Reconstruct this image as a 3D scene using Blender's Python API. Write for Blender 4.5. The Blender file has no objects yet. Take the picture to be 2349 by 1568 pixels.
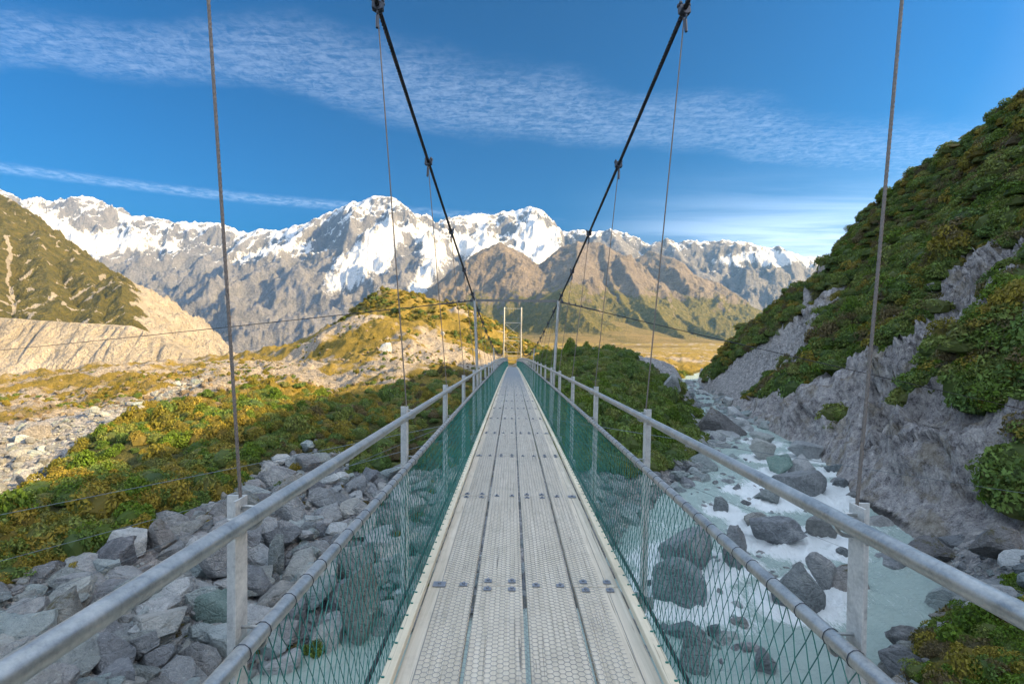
import bpy, bmesh, math, random
import numpy as np
from mathutils import Vector, Matrix, Euler

random.seed(7); RNG = np.random.default_rng(11)
scene = bpy.context.scene
COL = scene.collection
R = math.radians

# ------------------------------------------------------------------ camera
cam_d = bpy.data.cameras.new('camera'); cam = bpy.data.objects.new('camera', cam_d); COL.objects.link(cam)
cam.location = (0, 0, 0); cam.rotation_euler = (R(90), 0, 0)
cam_d.lens = 17.0; cam_d.sensor_width = 36.0; cam_d.clip_start = 0.02; cam_d.clip_end = 60000
scene.camera = cam
scene.render.resolution_x, scene.render.resolution_y = 1024, 683
F, CX, CY = 1109.0, 1174.0, 784.0            # focal length and centre on the 2348 px copy of the photo

# ------------------------------------------------------------------ sun and sky
SUN_EL, SUN_BACK = 25.0, 14.0                # height, and how far behind the right-hand side it stands
SUN = Vector((math.cos(R(SUN_EL))*math.cos(R(SUN_BACK)), -math.cos(R(SUN_EL))*math.sin(R(SUN_BACK)), math.sin(R(SUN_EL))))
sun_d = bpy.data.lights.new('sun', 'SUN'); sun_d.energy = 5.0; sun_d.angle = R(0.5); sun_d.color = (1.0, 0.69, 0.31)
sun = bpy.data.objects.new('sun', sun_d); COL.objects.link(sun)
sun.rotation_euler = SUN.to_track_quat('Z', 'Y').to_euler(); sun.location = (60, -40, 80)

scene.view_settings.view_transform = 'Standard'; scene.view_settings.look = 'None'
scene.view_settings.exposure = 1.65; scene.view_settings.gamma = 1.0
scene.view_settings.use_curve_mapping = False
scene.render.engine = 'CYCLES'
scene.cycles.use_denoising = True
scene.cycles.max_bounces = 5; scene.cycles.diffuse_bounces = 4; scene.cycles.glossy_bounces = 2
scene.cycles.transmission_bounces = 2; scene.cycles.volume_bounces = 0; scene.cycles.transparent_max_bounces = 4
scene.cycles.caustics_reflective = False; scene.cycles.caustics_refractive = False
scene.cycles.sample_clamp_indirect = 4.0

def _set(n, **kw):
    for k, v in kw.items():
        n.inputs[k.replace('_', ' ')].default_value = v

class NT:
    """small helper round a node tree"""
    def __init__(s, nt): s.nt = nt; s.n = nt.nodes; s.l = nt.links
    def new(s, t, **p):
        n = s.n.new(t)
        for k, v in p.items(): setattr(n, k, v)
        return n
    def put(s, n, i, v):
        if hasattr(v, 'is_output') or isinstance(v, bpy.types.NodeSocket): s.l.new(v, n.inputs[i])
        elif v is not None: n.inputs[i].default_value = v
    def math(s, op, a, b=None, c=None, clamp=False):
        n = s.new('ShaderNodeMath', operation=op, use_clamp=clamp)
        for i, v in enumerate((a, b, c)):
            if v is not None: s.put(n, i, v)
        return n.outputs[0]
    def ramp(s, f, stops, interp='LINEAR'):
        n = s.new('ShaderNodeValToRGB'); cr = n.color_ramp; cr.interpolation = interp
        while len(cr.elements) > 1: cr.elements.remove(cr.elements[-1])
        for i, (p, c) in enumerate(stops):
            e = cr.elements[0] if i == 0 else cr.elements.new(p)
            e.position = p; e.color = (c[0], c[1], c[2], 1) if hasattr(c, '__len__') else (c, c, c, 1)
        s.put(n, 0, f); return n.outputs[0]
    def step(s, f, a, b):
        n = s.new('ShaderNodeMapRange', interpolation_type='SMOOTHSTEP')
        s.put(n, 0, f); n.inputs[1].default_value = a; n.inputs[2].default_value = b
        return n.outputs[0]
    def mix(s, f, a, b, blend='MIX'):
        n = s.new('ShaderNodeMix', data_type='RGBA', blend_type=blend)
        s.put(n, 0, f)
        for i, v in ((6, a), (7, b)):
            if isinstance(v, tuple) and len(v) == 3: v = (*v, 1)
            s.put(n, i, v)
        return n.outputs[2]
    def noise(s, vec, scale, detail=4, rough=.55, dist=0.0, typ=None):
        n = s.new('ShaderNodeTexNoise'); s.put(n, 'Vector', vec)
        n.inputs['Scale'].default_value = scale; n.inputs['Detail'].default_value = detail
        n.inputs['Roughness'].default_value = rough; n.inputs['Distortion'].default_value = dist
        if typ: n.noise_type = typ
        return n.outputs[0]
    def voronoi(s, vec, scale, feature='F1', out=0, rnd=1.0):
        n = s.new('ShaderNodeTexVoronoi', feature=feature); s.put(n, 'Vector', vec)
        n.inputs['Scale'].default_value = scale; n.inputs['Randomness'].default_value = rnd
        return n.outputs[out]
    def mapping(s, vec, scale=(1,1,1), rot=(0,0,0), loc=(0,0,0)):
        n = s.new('ShaderNodeMapping'); s.put(n, 0, vec)
        n.inputs['Scale'].default_value = scale; n.inputs['Rotation'].default_value = rot; n.inputs['Location'].default_value = loc
        return n.outputs[0]
    def attr(s, name):
        n = s.new('ShaderNodeAttribute', attribute_name=name); return n.outputs['Fac']

world = bpy.data.worlds.new('World'); scene.world = world; world.use_nodes = True
w = NT(world.node_tree); w.n.clear()
out = w.new('ShaderNodeOutputWorld'); bg = w.new('ShaderNodeBackground'); w.l.new(bg.outputs[0], out.inputs[0])
sky = w.new('ShaderNodeTexSky', sky_type='NISHITA', sun_disc=False)
sky.sun_elevation = R(SUN_EL); sky.sun_rotation = R(90 + SUN_BACK); sky.altitude = 800
sky.air_density = 1.0; sky.dust_density = 10.0; sky.ozone_density = 3.0
hs = w.new('ShaderNodeHueSaturation'); hs.inputs['Saturation'].default_value = 1.72; hs.inputs['Hue'].default_value = .496; hs.inputs['Value'].default_value = .48
gm = w.new('ShaderNodeGamma'); gm.inputs[1].default_value = 1.45
w.l.new(sky.outputs[0], gm.inputs[0]); w.l.new(gm.outputs[0], hs.inputs['Color'])
tc = w.new('ShaderNodeTexCoord'); sep = w.new('ShaderNodeSeparateXYZ'); w.l.new(tc.outputs['Generated'], sep.inputs[0])
zc = w.math('MAXIMUM', sep.outputs[2], 0.03)
U = w.math('DIVIDE', sep.outputs[0], zc); V = w.math('DIVIDE', sep.outputs[1], zc)
comb = w.new('ShaderNodeCombineXYZ'); w.l.new(U, comb.inputs[0]); w.l.new(V, comb.inputs[1])
P = comb.outputs[0]
def curve(u, lo, hi, vlo, vhi, pts):
    t = w.new('ShaderNodeMapRange'); w.put(t, 0, u); t.inputs[1].default_value = lo; t.inputs[2].default_value = hi
    fc = w.new('ShaderNodeFloatCurve'); w.put(fc, 'Value', t.outputs[0]); c = fc.mapping.curves[0]
    pp = [((a-lo)/(hi-lo), (b-vlo)/(vhi-vlo)) for a, b in pts]
    c.points[0].location = pp[0]; c.points[1].location = pp[-1]
    for q in pp[1:-1]: c.points.new(*q)
    fc.mapping.update()
    return w.math('MULTIPLY_ADD', fc.outputs[0], vhi-vlo, vlo)
# an altocumulus band, a narrow streak and soft veils low on the right, all on one cloud level
wob = w.math('MULTIPLY_ADD', w.noise(P, 1.6, 3), .5, -.25)
Vw = w.math('ADD', V, wob)
vc = curve(U, -4, 4, 0, 4, [(-4, 1.3), (-1.7, 1.62), (-1, 1.72), (-.3, 2.0), (.55, 2.2), (1.9, 2.55), (4, 3.2)])
hw_ = curve(U, -4, 4, 0, 1, [(-4, .3), (-1.7, .22), (-1, .28), (-.3, .46), (.55, .34), (1.9, .5), (4, .6)])
b1 = w.step(w.math('SUBTRACT', 1.0, w.math('DIVIDE', w.math('ABSOLUTE', w.math('SUBTRACT', Vw, vc)), hw_)), 0.0, .75)
rip = w.noise(w.mapping(P, (1, 1, 1), (0, 0, R(28))), 30, 5, .65, .8)
wav = w.noise(w.mapping(P, (9, 30, 1), (0, 0, R(-52))), 1.0, 4, .6, .8)
tex1 = w.step(w.math('ADD', w.math('MULTIPLY', rip, .55), w.math('MULTIPLY', wav, .5)), .36, .72)
m1 = w.math('MULTIPLY', b1, w.math('MULTIPLY_ADD', tex1, .85, .12))
vc2 = curve(U, -6, 4, 0, 8, [(-6, 1.3), (-2.95, 2.78), (-2.03, 3.28), (-.6, 3.75), (.5, 4.05), (4, 5.2)])
b2 = w.step(w.math('SUBTRACT', 1.0, w.math('DIVIDE', w.math('ABSOLUTE', w.math('SUBTRACT', V, vc2)), .2)), 0.0, .9)
tex2 = w.step(w.noise(w.mapping(P, (1, 1, 1), (0, 0, R(40))), 16, 3, .65), .3, .7)
m2 = w.math('MULTIPLY', b2, w.math('MULTIPLY', w.math('MULTIPLY_ADD', tex2, .85, .1), w.step(U, 1.2, -1.6)))
veil = w.noise(w.mapping(P, (.35, 1.5, 1), (0, 0, R(-22))), 1.3, 5, .6, .5)
m3 = w.math('MULTIPLY', w.math('MULTIPLY', w.step(V, 2.4, 4.6), w.step(U, .2, 2.8)), w.math('MULTIPLY_ADD', w.step(veil, .3, .62), .65, .35))
m3 = w.math('MULTIPLY', m3, .9)
mm = w.math('MAXIMUM', w.math('MULTIPLY', m1, .145), w.math('MAXIMUM', w.math('MULTIPLY', m2, .19), w.math('MULTIPLY', m3, .62)))
# added bright cloud sheet, out of view overhead and behind, to fill the shade
m4_fill = w.math('MULTIPLY', w.step(V, 1.35, .75), w.math('MULTIPLY', w.step(w.noise(P, .9, 4, .6), .25, .5), w.math('MULTIPLY_ADD', tex1, .4, .6)))
mm = w.math('MAXIMUM', mm, w.math('MULTIPLY', m4_fill, .95))
mm = w.math('MULTIPLY', mm, w.step(sep.outputs[2], 0.03, 0.10))
ccol = w.mix(.75, hs.outputs[0], (10.6, 11.9, 13.9))  # cloud brightness raised so the added overhead sheet fills the shade
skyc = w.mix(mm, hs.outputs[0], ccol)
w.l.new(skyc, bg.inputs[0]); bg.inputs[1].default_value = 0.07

# ------------------------------------------------------------------ numpy noise
_perm = np.random.default_rng(3).permutation(512).astype(np.int64); _perm = np.concatenate([_perm, _perm, _perm])
_g2 = np.stack([np.cos(np.arange(512)*2.39996), np.sin(np.arange(512)*2.39996)], 1)
_g3 = np.random.default_rng(5).normal(size=(512, 3)); _g3 /= np.linalg.norm(_g3, axis=1)[:, None]
def perlin2(x, y):
    xi = np.floor(x).astype(np.int64); yi = np.floor(y).astype(np.int64); xf = x-xi; yf = y-yi
    u = xf*xf*xf*(xf*(xf*6-15)+10); v = yf*yf*yf*(yf*(yf*6-15)+10)
    def g(a, b):
        h = _perm[(_perm[(xi+a) & 511] + yi + b) & 511]
        return _g2[h, 0]*(xf-a) + _g2[h, 1]*(yf-b)
    n0 = g(0, 0)*(1-u)+g(1, 0)*u; n1 = g(0, 1)*(1-u)+g(1, 1)*u
    return (n0*(1-v)+n1*v)*1.5
def perlin3(p):
    i = np.floor(p).astype(np.int64); f = p-i; w3 = f*f*f*(f*(f*6-15)+10); r = 0
    for a in (0, 1):
        for b in (0, 1):
            for c in (0, 1):
                h = _perm[(_perm[(_perm[(i[:, 0]+a) & 511] + i[:, 1]+b) & 511] + i[:, 2]+c) & 511]
                d = (_g3[h]*(f-np.array([a, b, c]))).sum(1)
                r = r + d*(w3[:, 0] if a else 1-w3[:, 0])*(w3[:, 1] if b else 1-w3[:, 1])*(w3[:, 2] if c else 1-w3[:, 2])
    return r*1.5
def fbm(x, y, sc, o=5, g=.5):
    r = 0; a = 1.; s = 0
    for k in range(o):
        r = r + a*perlin2(x/sc + 17.3*k, y/sc - 9.1*k); s += a; a *= g; sc /= 2.03
    return r/s
def ridged(x, y, sc, o=5, g=.5):
    r = 0; a = 1.; s = 0
    for k in range(o):
        n = 1-np.abs(perlin2(x/sc + 31.7*k, y/sc + 5.3*k)); r = r + a*n*n; s += a; a *= g; sc /= 2.07
    return r/s*2-1
def sstep(x, a, b):
    t = np.clip((x-a)/(b-a), 0, 1); return t*t*(3-2*t)
def blocks(p, sc, seed):
    """broken blocks: every cell of a 3-D cell pattern stands out by its own amount and tilt"""
    q = p/sc + seed*11.3; i0 = np.floor(q).astype(np.int64); best = np.full(len(q), 1e9); val = np.zeros(len(q))
    for a in (-1, 0, 1):
        for b in (-1, 0, 1):
            for c in (-1, 0, 1):
                i = i0+np.array([a, b, c]); h = _perm[(_perm[(_perm[i[:, 0] & 511]+i[:, 1]) & 511]+i[:, 2]) & 511]
                f = i + .5 + .42*_g3[h]; d = q-f; dd = (d*d).sum(1); m = dd < best
                best = np.where(m, dd, best); val = np.where(m, (h % 97)/97. - .5 + .8*(d*_g3[(h+77) & 511]).sum(1), val)
    return val
def in_poly(px, py, poly):
    r = np.zeros(px.shape, bool); n = len(poly)
    for i in range(n):
        x0, y0 = poly[i]; x1, y1 = poly[(i+1) % n]
        if y0 == y1: continue
        c = ((y0 > py) != (y1 > py)) & (px < (x1-x0)*(py-y0)/(y1-y0)+x0); r ^= c
    return r
def pw(px, py, d): return ((px-CX)/F*d, d, (CY-py)/F*d)          # a seen direction and a distance give a place

# ------------------------------------------------------------------ object helpers
def link(o, parent=None):
    COL.objects.link(o)
    if parent is not None: o.parent = parent
    return o
def tag(o, label=None, cat=None, group=None, kind=None):
    if label: o['label'] = label
    if cat: o['category'] = cat
    if group: o['group'] = group
    if kind: o['kind'] = kind
    return o
def mesh_np(name, v, quads=None, mat=None, smooth=True, attrs=None, tris=None):
    me = bpy.data.meshes.new(name)
    f = quads if quads is not None else tris; k = f.shape[1]
    me.vertices.add(len(v)); me.vertices.foreach_set('co', np.ascontiguousarray(v, np.float32).ravel())
    me.loops.add(f.size); me.loops.foreach_set('vertex_index', np.ascontiguousarray(f, np.int32).ravel())
    me.polygons.add(len(f)); me.polygons.foreach_set('loop_start', np.arange(0, f.size, k, dtype=np.int32))
    me.update(calc_edges=True)
    if smooth: me.polygons.foreach_set('use_smooth', np.ones(len(f), bool))
    for an, av in (attrs or {}).items():
        a = me.attributes.new(an, 'FLOAT', 'POINT'); a.data.foreach_set('value', np.ascontiguousarray(av, np.float32))
    if mat: me.materials.append(mat)
    me.validate(); return me
class MB:
    """collects boxes, tubes and rings for one mesh"""
    def __init__(s): s.v = []; s.f = []
    def add(s, v, f):
        b = len(s.v); s.v.extend([tuple(q) for q in v]); s.f.extend([tuple(i+b for i in q) for q in f])
    def box(s, c, d, rot=None, bev=0):
        x, y, z = d[0]/2, d[1]/2, d[2]/2
        if bev:
            pts = []
            for zz, e in ((-z, bev), (-z+bev, 0), (z-bev, 0), (z, bev)):
                pts += [(-x+e, -y+e, zz), (x-e, -y+e, zz), (x-e, y-e, zz), (-x+e, y-e, zz)]
            f = [(3, 2, 1, 0), (12, 13, 14, 15)]
            for k in range(3):
                for i in range(4): f.append((4*k+i, 4*k+(i+1) % 4, 4*k+4+(i+1) % 4, 4*k+4+i))
        else:
            pts = [(-x,-y,-z),(x,-y,-z),(x,y,-z),(-x,y,-z),(-x,-y,z),(x,-y,z),(x,y,z),(-x,y,z)]
            f = [(3,2,1,0),(4,5,6,7),(0,1,5,4),(1,2,6,5),(2,3,7,6),(3,0,4,7)]
        M = rot.to_matrix() if rot else Matrix.Identity(3)
        s.add([M @ Vector(p) + Vector(c) for p in pts], f); return s
    def tube(s, pts, r, n=8, caps=True, closed=False, twist=0.0, lobes=0):
        pts = [Vector(p) for p in pts]; m = len(pts); V_ = []; up = None; L = 0
        for i, p in enumerate(pts):
            if closed: t = pts[(i+1) % m]-pts[i-1]
            else: t = pts[min(i+1, m-1)]-pts[max(i-1, 0)]
            t.normalize()
            if up is None: up = Vector((0, 0, 1)) if abs(t.z) < .9 else Vector((1, 0, 0))
            a = (up - t*up.dot(t)).normalized(); b = t.cross(a); up = a
            if i: L += (pts[i]-pts[i-1]).length
            rr = r[i] if hasattr(r, '__len__') else r
            for k in range(n):
                th = 2*math.pi*k/n
                q = rr*(1 - (.16*(.5-.5*math.cos(lobes*th)) if lobes else 0)); th += twist*L
                V_.append(p + a*(q*math.cos(th)) + b*(q*math.sin(th)))
        f = []
        for i in range(m if closed else m-1):
            j = (i+1) % m
            for k in range(n): f.append((i*n+k, i*n+(k+1) % n, j*n+(k+1) % n, j*n+k))
        if caps and not closed: f += [tuple(range(n-1, -1, -1)), tuple((m-1)*n+k for k in range(n))]
        s.add(V_, f); return s
    def ring(s, c, R0, r, axis='y', n=14, k=6, a0=0, a1=360):
        full = a1-a0 >= 360; pts = []
        for i in range(n if full else n+1):
            t = R(a0+(a1-a0)*i/n); u_, v_ = R0*math.cos(t), R0*math.sin(t)
            d = {'y': (u_, 0, v_), 'z': (u_, v_, 0), 'x': (0, u_, v_)}[axis]
            pts.append(Vector(c)+Vector(d))
        return s.tube(pts, r, k, closed=full)
    def mesh(s, name, mat, smooth=False):
        me = bpy.data.meshes.new(name); me.from_pydata([tuple(q) for q in s.v], [], s.f)
        if smooth:
            me.polygons.foreach_set('use_smooth', np.ones(len(me.polygons), bool))
            me.set_sharp_from_angle(angle=R(40))
        me.materials.append(mat); me.update(); return me
    def build(s, name, mat, parent=None, smooth=False):
        return link(bpy.data.objects.new(name, s.mesh(name, mat, smooth)), parent)
def place(name, me, parent, loc, rot=(0, 0, 0), scale=(1, 1, 1)):
    o = bpy.data.objects.new(name, me); o.location = loc; o.rotation_euler = rot; o.scale = scale
    return link(o, parent)

# ------------------------------------------------------------------ materials
def mat(name):
    m = bpy.data.materials.new(name); m.use_nodes = True; t = NT(m.node_tree); t.n.clear()
    o = t.new('ShaderNodeOutputMaterial'); b = t.new('ShaderNodeBsdfPrincipled'); t.l.new(b.outputs[0], o.inputs[0])
    t.b = b; t.o = o
    return m, t
def bump(t, h, strength=.5, dist=.02, nrm=None):
    n = t.new('ShaderNodeBump'); n.inputs['Strength'].default_value = strength; n.inputs['Distance'].default_value = dist
    t.put(n, 'Height', h)
    if nrm is not None: t.put(n, 'Normal', nrm)
    t.l.new(n.outputs[0], t.b.inputs['Normal']); return n.outputs[0]
def gpos(t): return t.new('ShaderNodeNewGeometry').outputs['Position']
def opos(t): return t.new('ShaderNodeTexCoord').outputs['Object']
def orand(t): return t.new('ShaderNodeObjectInfo').outputs['Random']

def m_galv(name='galvanised_steel', base=.50, rough=.38, met=.75):
    m, t = mat(name); p = gpos(t)
    n1 = t.noise(p, 14, 5, .7, .6); n2 = t.noise(p, 90, 3, .7)
    f = t.math('ADD', t.math('MULTIPLY', n1, .6), t.math('MULTIPLY', n2, .4))
    c = t.ramp(f, [(.30, (base*.55, base*.59, base*.60)), (.50, (base*.95, base*1.0, base*.98)), (.70, (base*1.3, base*1.32, base*1.26))])
    t.put(t.b, 'Base Color', c); t.b.inputs['Metallic'].default_value = met
    t.put(t.b, 'Roughness', t.math('MULTIPLY_ADD', n1, .3, rough-.1)); bump(t, n2, .08, .002); return m
def m_plain(name, col, rough=.5, met=0., nscale=30, var=.25):
    m, t = mat(name); n = t.noise(gpos(t), nscale, 4, .6)
    t.put(t.b, 'Base Color', t.mix(n, tuple(c*(1-var) for c in col), tuple(c*(1+var) for c in col)))
    t.b.inputs['Roughness'].default_value = rough; t.b.inputs['Metallic'].default_value = met; return m
def m_wood(name, c0, c1, c2):
    m, t = mat(name); p = opos(t)
    loc = t.new('ShaderNodeVectorMath', operation='ADD'); t.put(loc, 0, p)
    rv = t.new('ShaderNodeCombineXYZ'); r = orand(t); t.put(rv, 0, t.math('MULTIPLY', r, 13.)); t.put(rv, 1, t.math('MULTIPLY', r, 37.)); t.put(loc, 1, rv.outputs[0])
    q = loc.outputs[0]
    g = t.noise(t.mapping(q, (34, 1.3, 34)), 1.0, 5, .62, .9)
    fine = t.noise(t.mapping(q, (210, 4, 210)), 1.0, 3, .6)
    stain = t.noise(q, 2.6, 4, .6)
    c = t.ramp(g, [(.25, c0), (.5, c1), (.75, c2)])
    c = t.mix(t.math('MULTIPLY', t.step(fine, .52, .8), .35), c, tuple(x*.55 for x in c0))
    c = t.mix(t.math('MULTIPLY', t.step(stain, .45, .75), .35), c, tuple(x*.72 for x in c1))
    crack = t.step(t.noise(t.mapping(q, (60, .9, 60)), 1.0, 2, .5, 1.6), .66, .70)
    c = t.mix(t.math('MULTIPLY', crack, .7), c, (.06, .055, .05))
    c = t.mix(t.math('MULTIPLY_ADD', r, .45, 0.0), c, tuple(x*.74 for x in c1))
    dirt = t.step(t.noise(gpos(t), 5.5, 6, .72), .50, .72); c = t.mix(t.math('MULTIPLY', dirt, .4), c, tuple(x*.5 for x in c1))
    t.put(t.b, 'Base Color', c); t.b.inputs['Roughness'].default_value = .8
    bump(t, t.math('ADD', g, t.math('MULTIPLY', fine, .5)), .25, .003); return m
def m_rock(name, dark, mid, light, moss=0.0, scale=1.0):
    m, t = mat(name); p = opos(t); gp = gpos(t); r = orand(t)
    n1 = t.noise(gp, 1.1*scale, 6, .62, .3); n2 = t.noise(gp, 7*scale, 6, .7, .2); n3 = t.noise(gp, 38*scale, 4, .7)
    f = t.math('ADD', t.math('MULTIPLY', n1, .4), t.math('ADD', t.math('MULTIPLY', n2, .38), t.math('MULTIPLY', n3, .24)))
    c = t.ramp(f, [(.34, dark), (.50, mid), (.66, light)])
    tint = t.ramp(r, [(0, (1.0, 1.0, 1.0)), (.2, (.62, .63, .67)), (.45, (1.12, 1.06, .98)), (.7, (.82, .95, .95)), (.85, (1.3, 1.29, 1.28)), (1, (.9, .86, .86))])
    c = t.mix(1.0, c, tint, 'MULTIPLY')
    lich = t.step(t.noise(gp, 16*scale, 5, .75), .60, .68)
    c = t.mix(t.math('MULTIPLY', lich, .5), c, tuple(min(1, x*1.5) for x in light))
    if moss:
        nz = t.new('ShaderNodeSeparateXYZ'); t.put(nz, 0, t.new('ShaderNodeNewGeometry').outputs['Normal'])
        mk = t.math('MULTIPLY', t.step(nz.outputs[2], .2, .8), t.step(t.noise(gp, 3.2*scale, 5, .7), .62-.25*moss, .72-.2*moss))
        c = t.mix(t.math('MULTIPLY', mk, .85), c, (.085, .075, .018))
    t.put(t.b, 'Base Color', c); t.b.inputs['Roughness'].default_value = .85
    vor = t.voronoi(t.mapping(gp, (2.2*scale, 2.2*scale, 4.6*scale), (.5, .3, 0)), 1.0, 'DISTANCE_TO_EDGE')
    h = t.math('ADD', t.math('MULTIPLY', n2, 1.0), t.math('ADD', t.math('MULTIPLY', n3, .35), t.math('MULTIPLY', t.step(vor, 0, .12), .16)))
    bump(t, h, 1.0, .26/scale); return m
def m_leaf(name, cols, trans=.25):
    m, t = mat(name); r = orand(t); gp = gpos(t)
    n = t.noise(gp, 2.2, 4, .7)
    f = t.math('ADD', t.math('MULTIPLY', r, .72), t.math('MULTIPLY_ADD', n, .7, -.21))
    c = t.ramp(f, [(i/(len(cols)-1), q) for i, q in enumerate(cols)])
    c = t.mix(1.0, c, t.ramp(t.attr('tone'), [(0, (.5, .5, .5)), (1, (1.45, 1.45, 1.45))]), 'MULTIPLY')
    t.put(t.b, 'Base Color', c); t.b.inputs['Roughness'].default_value = .65
    t.b.inputs['Specular IOR Level'].default_value = .25
    tr = t.new('ShaderNodeBsdfTranslucent'); t.put(tr, 0, t.mix(.5, c, (.2, .22, .02)))
    ms = t.new('ShaderNodeMixShader'); ms.inputs[0].default_value = trans
    t.l.new(t.b.outputs[0], ms.inputs[1]); t.l.new(tr.outputs[0], ms.inputs[2]); t.l.new(ms.outputs[0], t.o.inputs[0]); return m

M = {}
M['galv'] = m_galv(base=.43, met=.85); M['post'] = m_galv('post_steel', .54, .5, .3); M['pole'] = m_galv('pole_steel', .42, .45, .6)
M['cable'] = m_plain('dark_wire_rope', (.035, .036, .04), .5, .6, 80); M['hanger'] = m_plain('steel_wire_rope', (.17, .155, .14), .6, .35, 120, .35)
M['clamp'] = m_plain('blackened_steel', (.05, .06, .075), .45, .6, 60)
M['beam'] = m_galv('dark_beam_steel', .17, .5, .5)
M['wire'] = m_plain('thin_wire', (.16, .20, .22), .4, .6, 60)
M['net'] = m_plain('green_coated_wire', (.012, .15, .125), .4, 0, 40, .2)
M['hex'] = m_plain('galvanised_hex_wire', (.20, .23, .25), .45, .5, 50, .3)
M['washer'] = m_plain('washer_steel', (.24, .27, .31), .5, .5, 60, .3)
M['plank'] = m_wood('weathered_plank', (.38, .345, .265), (.54, .495, .395), (.66, .62, .52))
M['kerb'] = m_wood('pale_kerb_timber', (.50, .45, .33), (.64, .585, .44), (.74, .69, .56))
M['rock'] = m_rock('boulder_rock', (.085, .098, .105), (.27, .295, .30), (.47, .49, .485))
M['rock_moss'] = m_rock('mossy_boulder_rock', (.07, .072, .07), (.25, .25, .24), (.44, .43, .41), .45)
M['rock_green'] = m_rock('green_boulder_rock', (.12, .19, .17), (.22, .34, .30), (.36, .46, .41))
M['rock_pale'] = m_rock('pale_boulder_rock', (.18, .20, .21), (.37, .40, .405), (.56, .58, .575))
M['rock_tan'] = m_rock('tan_moraine_rock', (.075, .062, .042), (.19, .155, .105), (.31, .265, .19))
M['rock_wet'] = m_rock('wet_boulder_rock', (.045, .052, .058), (.18, .20, .215), (.38, .40, .41))
M['leaf'] = m_leaf('shrub_leaf', [(.052, .105, .028), (.088, .15, .034), (.12, .18, .038), (.15, .185, .043), (.18, .18, .056)])
M['leaf_bright'] = m_leaf('bright_cushion_leaf', [(.06, .12, .012), (.09, .16, .015), (.12, .17, .02)])
M['leaf_gold'] = m_leaf('golden_shrub_leaf', [(.10, .115, .018), (.18, .16, .022), (.25, .20, .030), (.22, .19, .05)])  # golden shrubs; warm sunlight is also put into this leaf colour
M['leaf_brown'] = m_leaf('brown_scrub_leaf', [(.10, .085, .035), (.14, .11, .05), (.09, .09, .035)])

# ------------------------------------------------------------------ near terrain: river gorge, banks, moraine, hill, valley floor, right-hand cliff
CTRL = [  # (px, py, distance): places on the ground
 (-120,1600,9.8),(0,1560,10.4),(300,1560,11.1),(550,1500,12.4),(0,1400,12.2),(300,1400,13.2),(560,1350,15.1),(800,1300,16.8),(950,1150,21.8),
 (0,1250,14.8),(300,1200,16.8),(600,1150,20.3),(850,1000,28.7),(0,1170,17.0),(-300,1250,14.),(-300,1050,22.),
 (0,1060,25),(0,1000,31),(0,962,37),(0,920,52),(0,900,62),(0,870,110),(-300,900,60),(-300,860,115),
 (130,1040,26),(250,1110,20.5),(100,1150,18.2),(300,1000,27),(450,1000,26),(450,1060,22.5),(600,1000,26),(250,940,36),(400,890,52),(480,866,63),(560,910,40),(560,880,53),
 (700,900,44),(880,890,46),(700,838,86),(880,805,84),(1060,806,92),(1000,865,50),(1070,960,32),(1000,1000,28),(450,831,130),(150,852,130),(640,812,128),
 (830,727,112),(960,748,108),(1080,800,100),(720,772,118),(830,800,132),(960,800,130),
 (880,663,192),(940,673,190),(800,722,190),(700,792,190),(640,836,190),(1060,702,184),(1120,735,180),(1175,775,176),(1230,806,172),(1000,775,150),(1100,800,142),(880,800,150),(880,800,240),(1060,810,240),
 (1178,844,104),(1140,842,107),(1215,842,107),(1178,822,128),(1178,872,66),(1178,925,42),(1178,1050,28),(1178,1240,18.4),(1330,1240,17.6),
 (1330,800,66),(1285,812,66),(1400,815,60),(1500,850,55),(1560,900,51),(1600,965,45),(1450,950,38),(1350,1000,31),(1520,1050,31),(1300,1100,25),(1330,900,44),(1240,860,58),(1640,985,42),
 (1330,822,110),(1450,850,105),(1600,868,108),(1450,828,240),(1600,836,240),(1300,812,330),(1650,824,330),(1450,805,700),(1300,801,700),(1700,803,700),
 (1450,797,1500),(1100,797,1500),(1800,797,1500),(2200,797,1500),(1900,845,200),(2200,845,200),(2348,840,300),
 (100,980,230),(450,980,230),(-300,980,230),(100,870,600),(450,870,600),(-300,870,600),(700,870,330),(900,850,400),(700,815,1500),(300,815,1500),(-200,815,1500),
 (2012,1510,11.6),(2200,1500,10.0),(2348,1500,9.4),(2500,1500,9.0),(1830,1420,13.4),(1960,1350,15.4),(2100,1300,16.2),(2250,1290,15.8),(2348,1270,16.),(2500,1300,14.),
 (1700,1620,10.4),(2000,1620,9.6),(2348,1650,8.2),(2100,1010,35),(2300,1010,35),(2600,1010,35),(1900,920,60),(2200,920,60),(2500,920,60),(1800,880,90),(2200,880,90)]
_c = np.array(CTRL); _ck = (_c[:, 0]-CX)/F; _cd = _c[:, 2]; _cz = (CY-_c[:, 1])/F*_cd
def _feat(k, d): return np.stack([k*1.6, np.log(d)], -1)
_cf = _feat(_ck, _cd)
def _phi(a, b): return np.sqrt(((a[:, None, :]-b[None, :, :])**2).sum(-1) + .0025)
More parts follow.
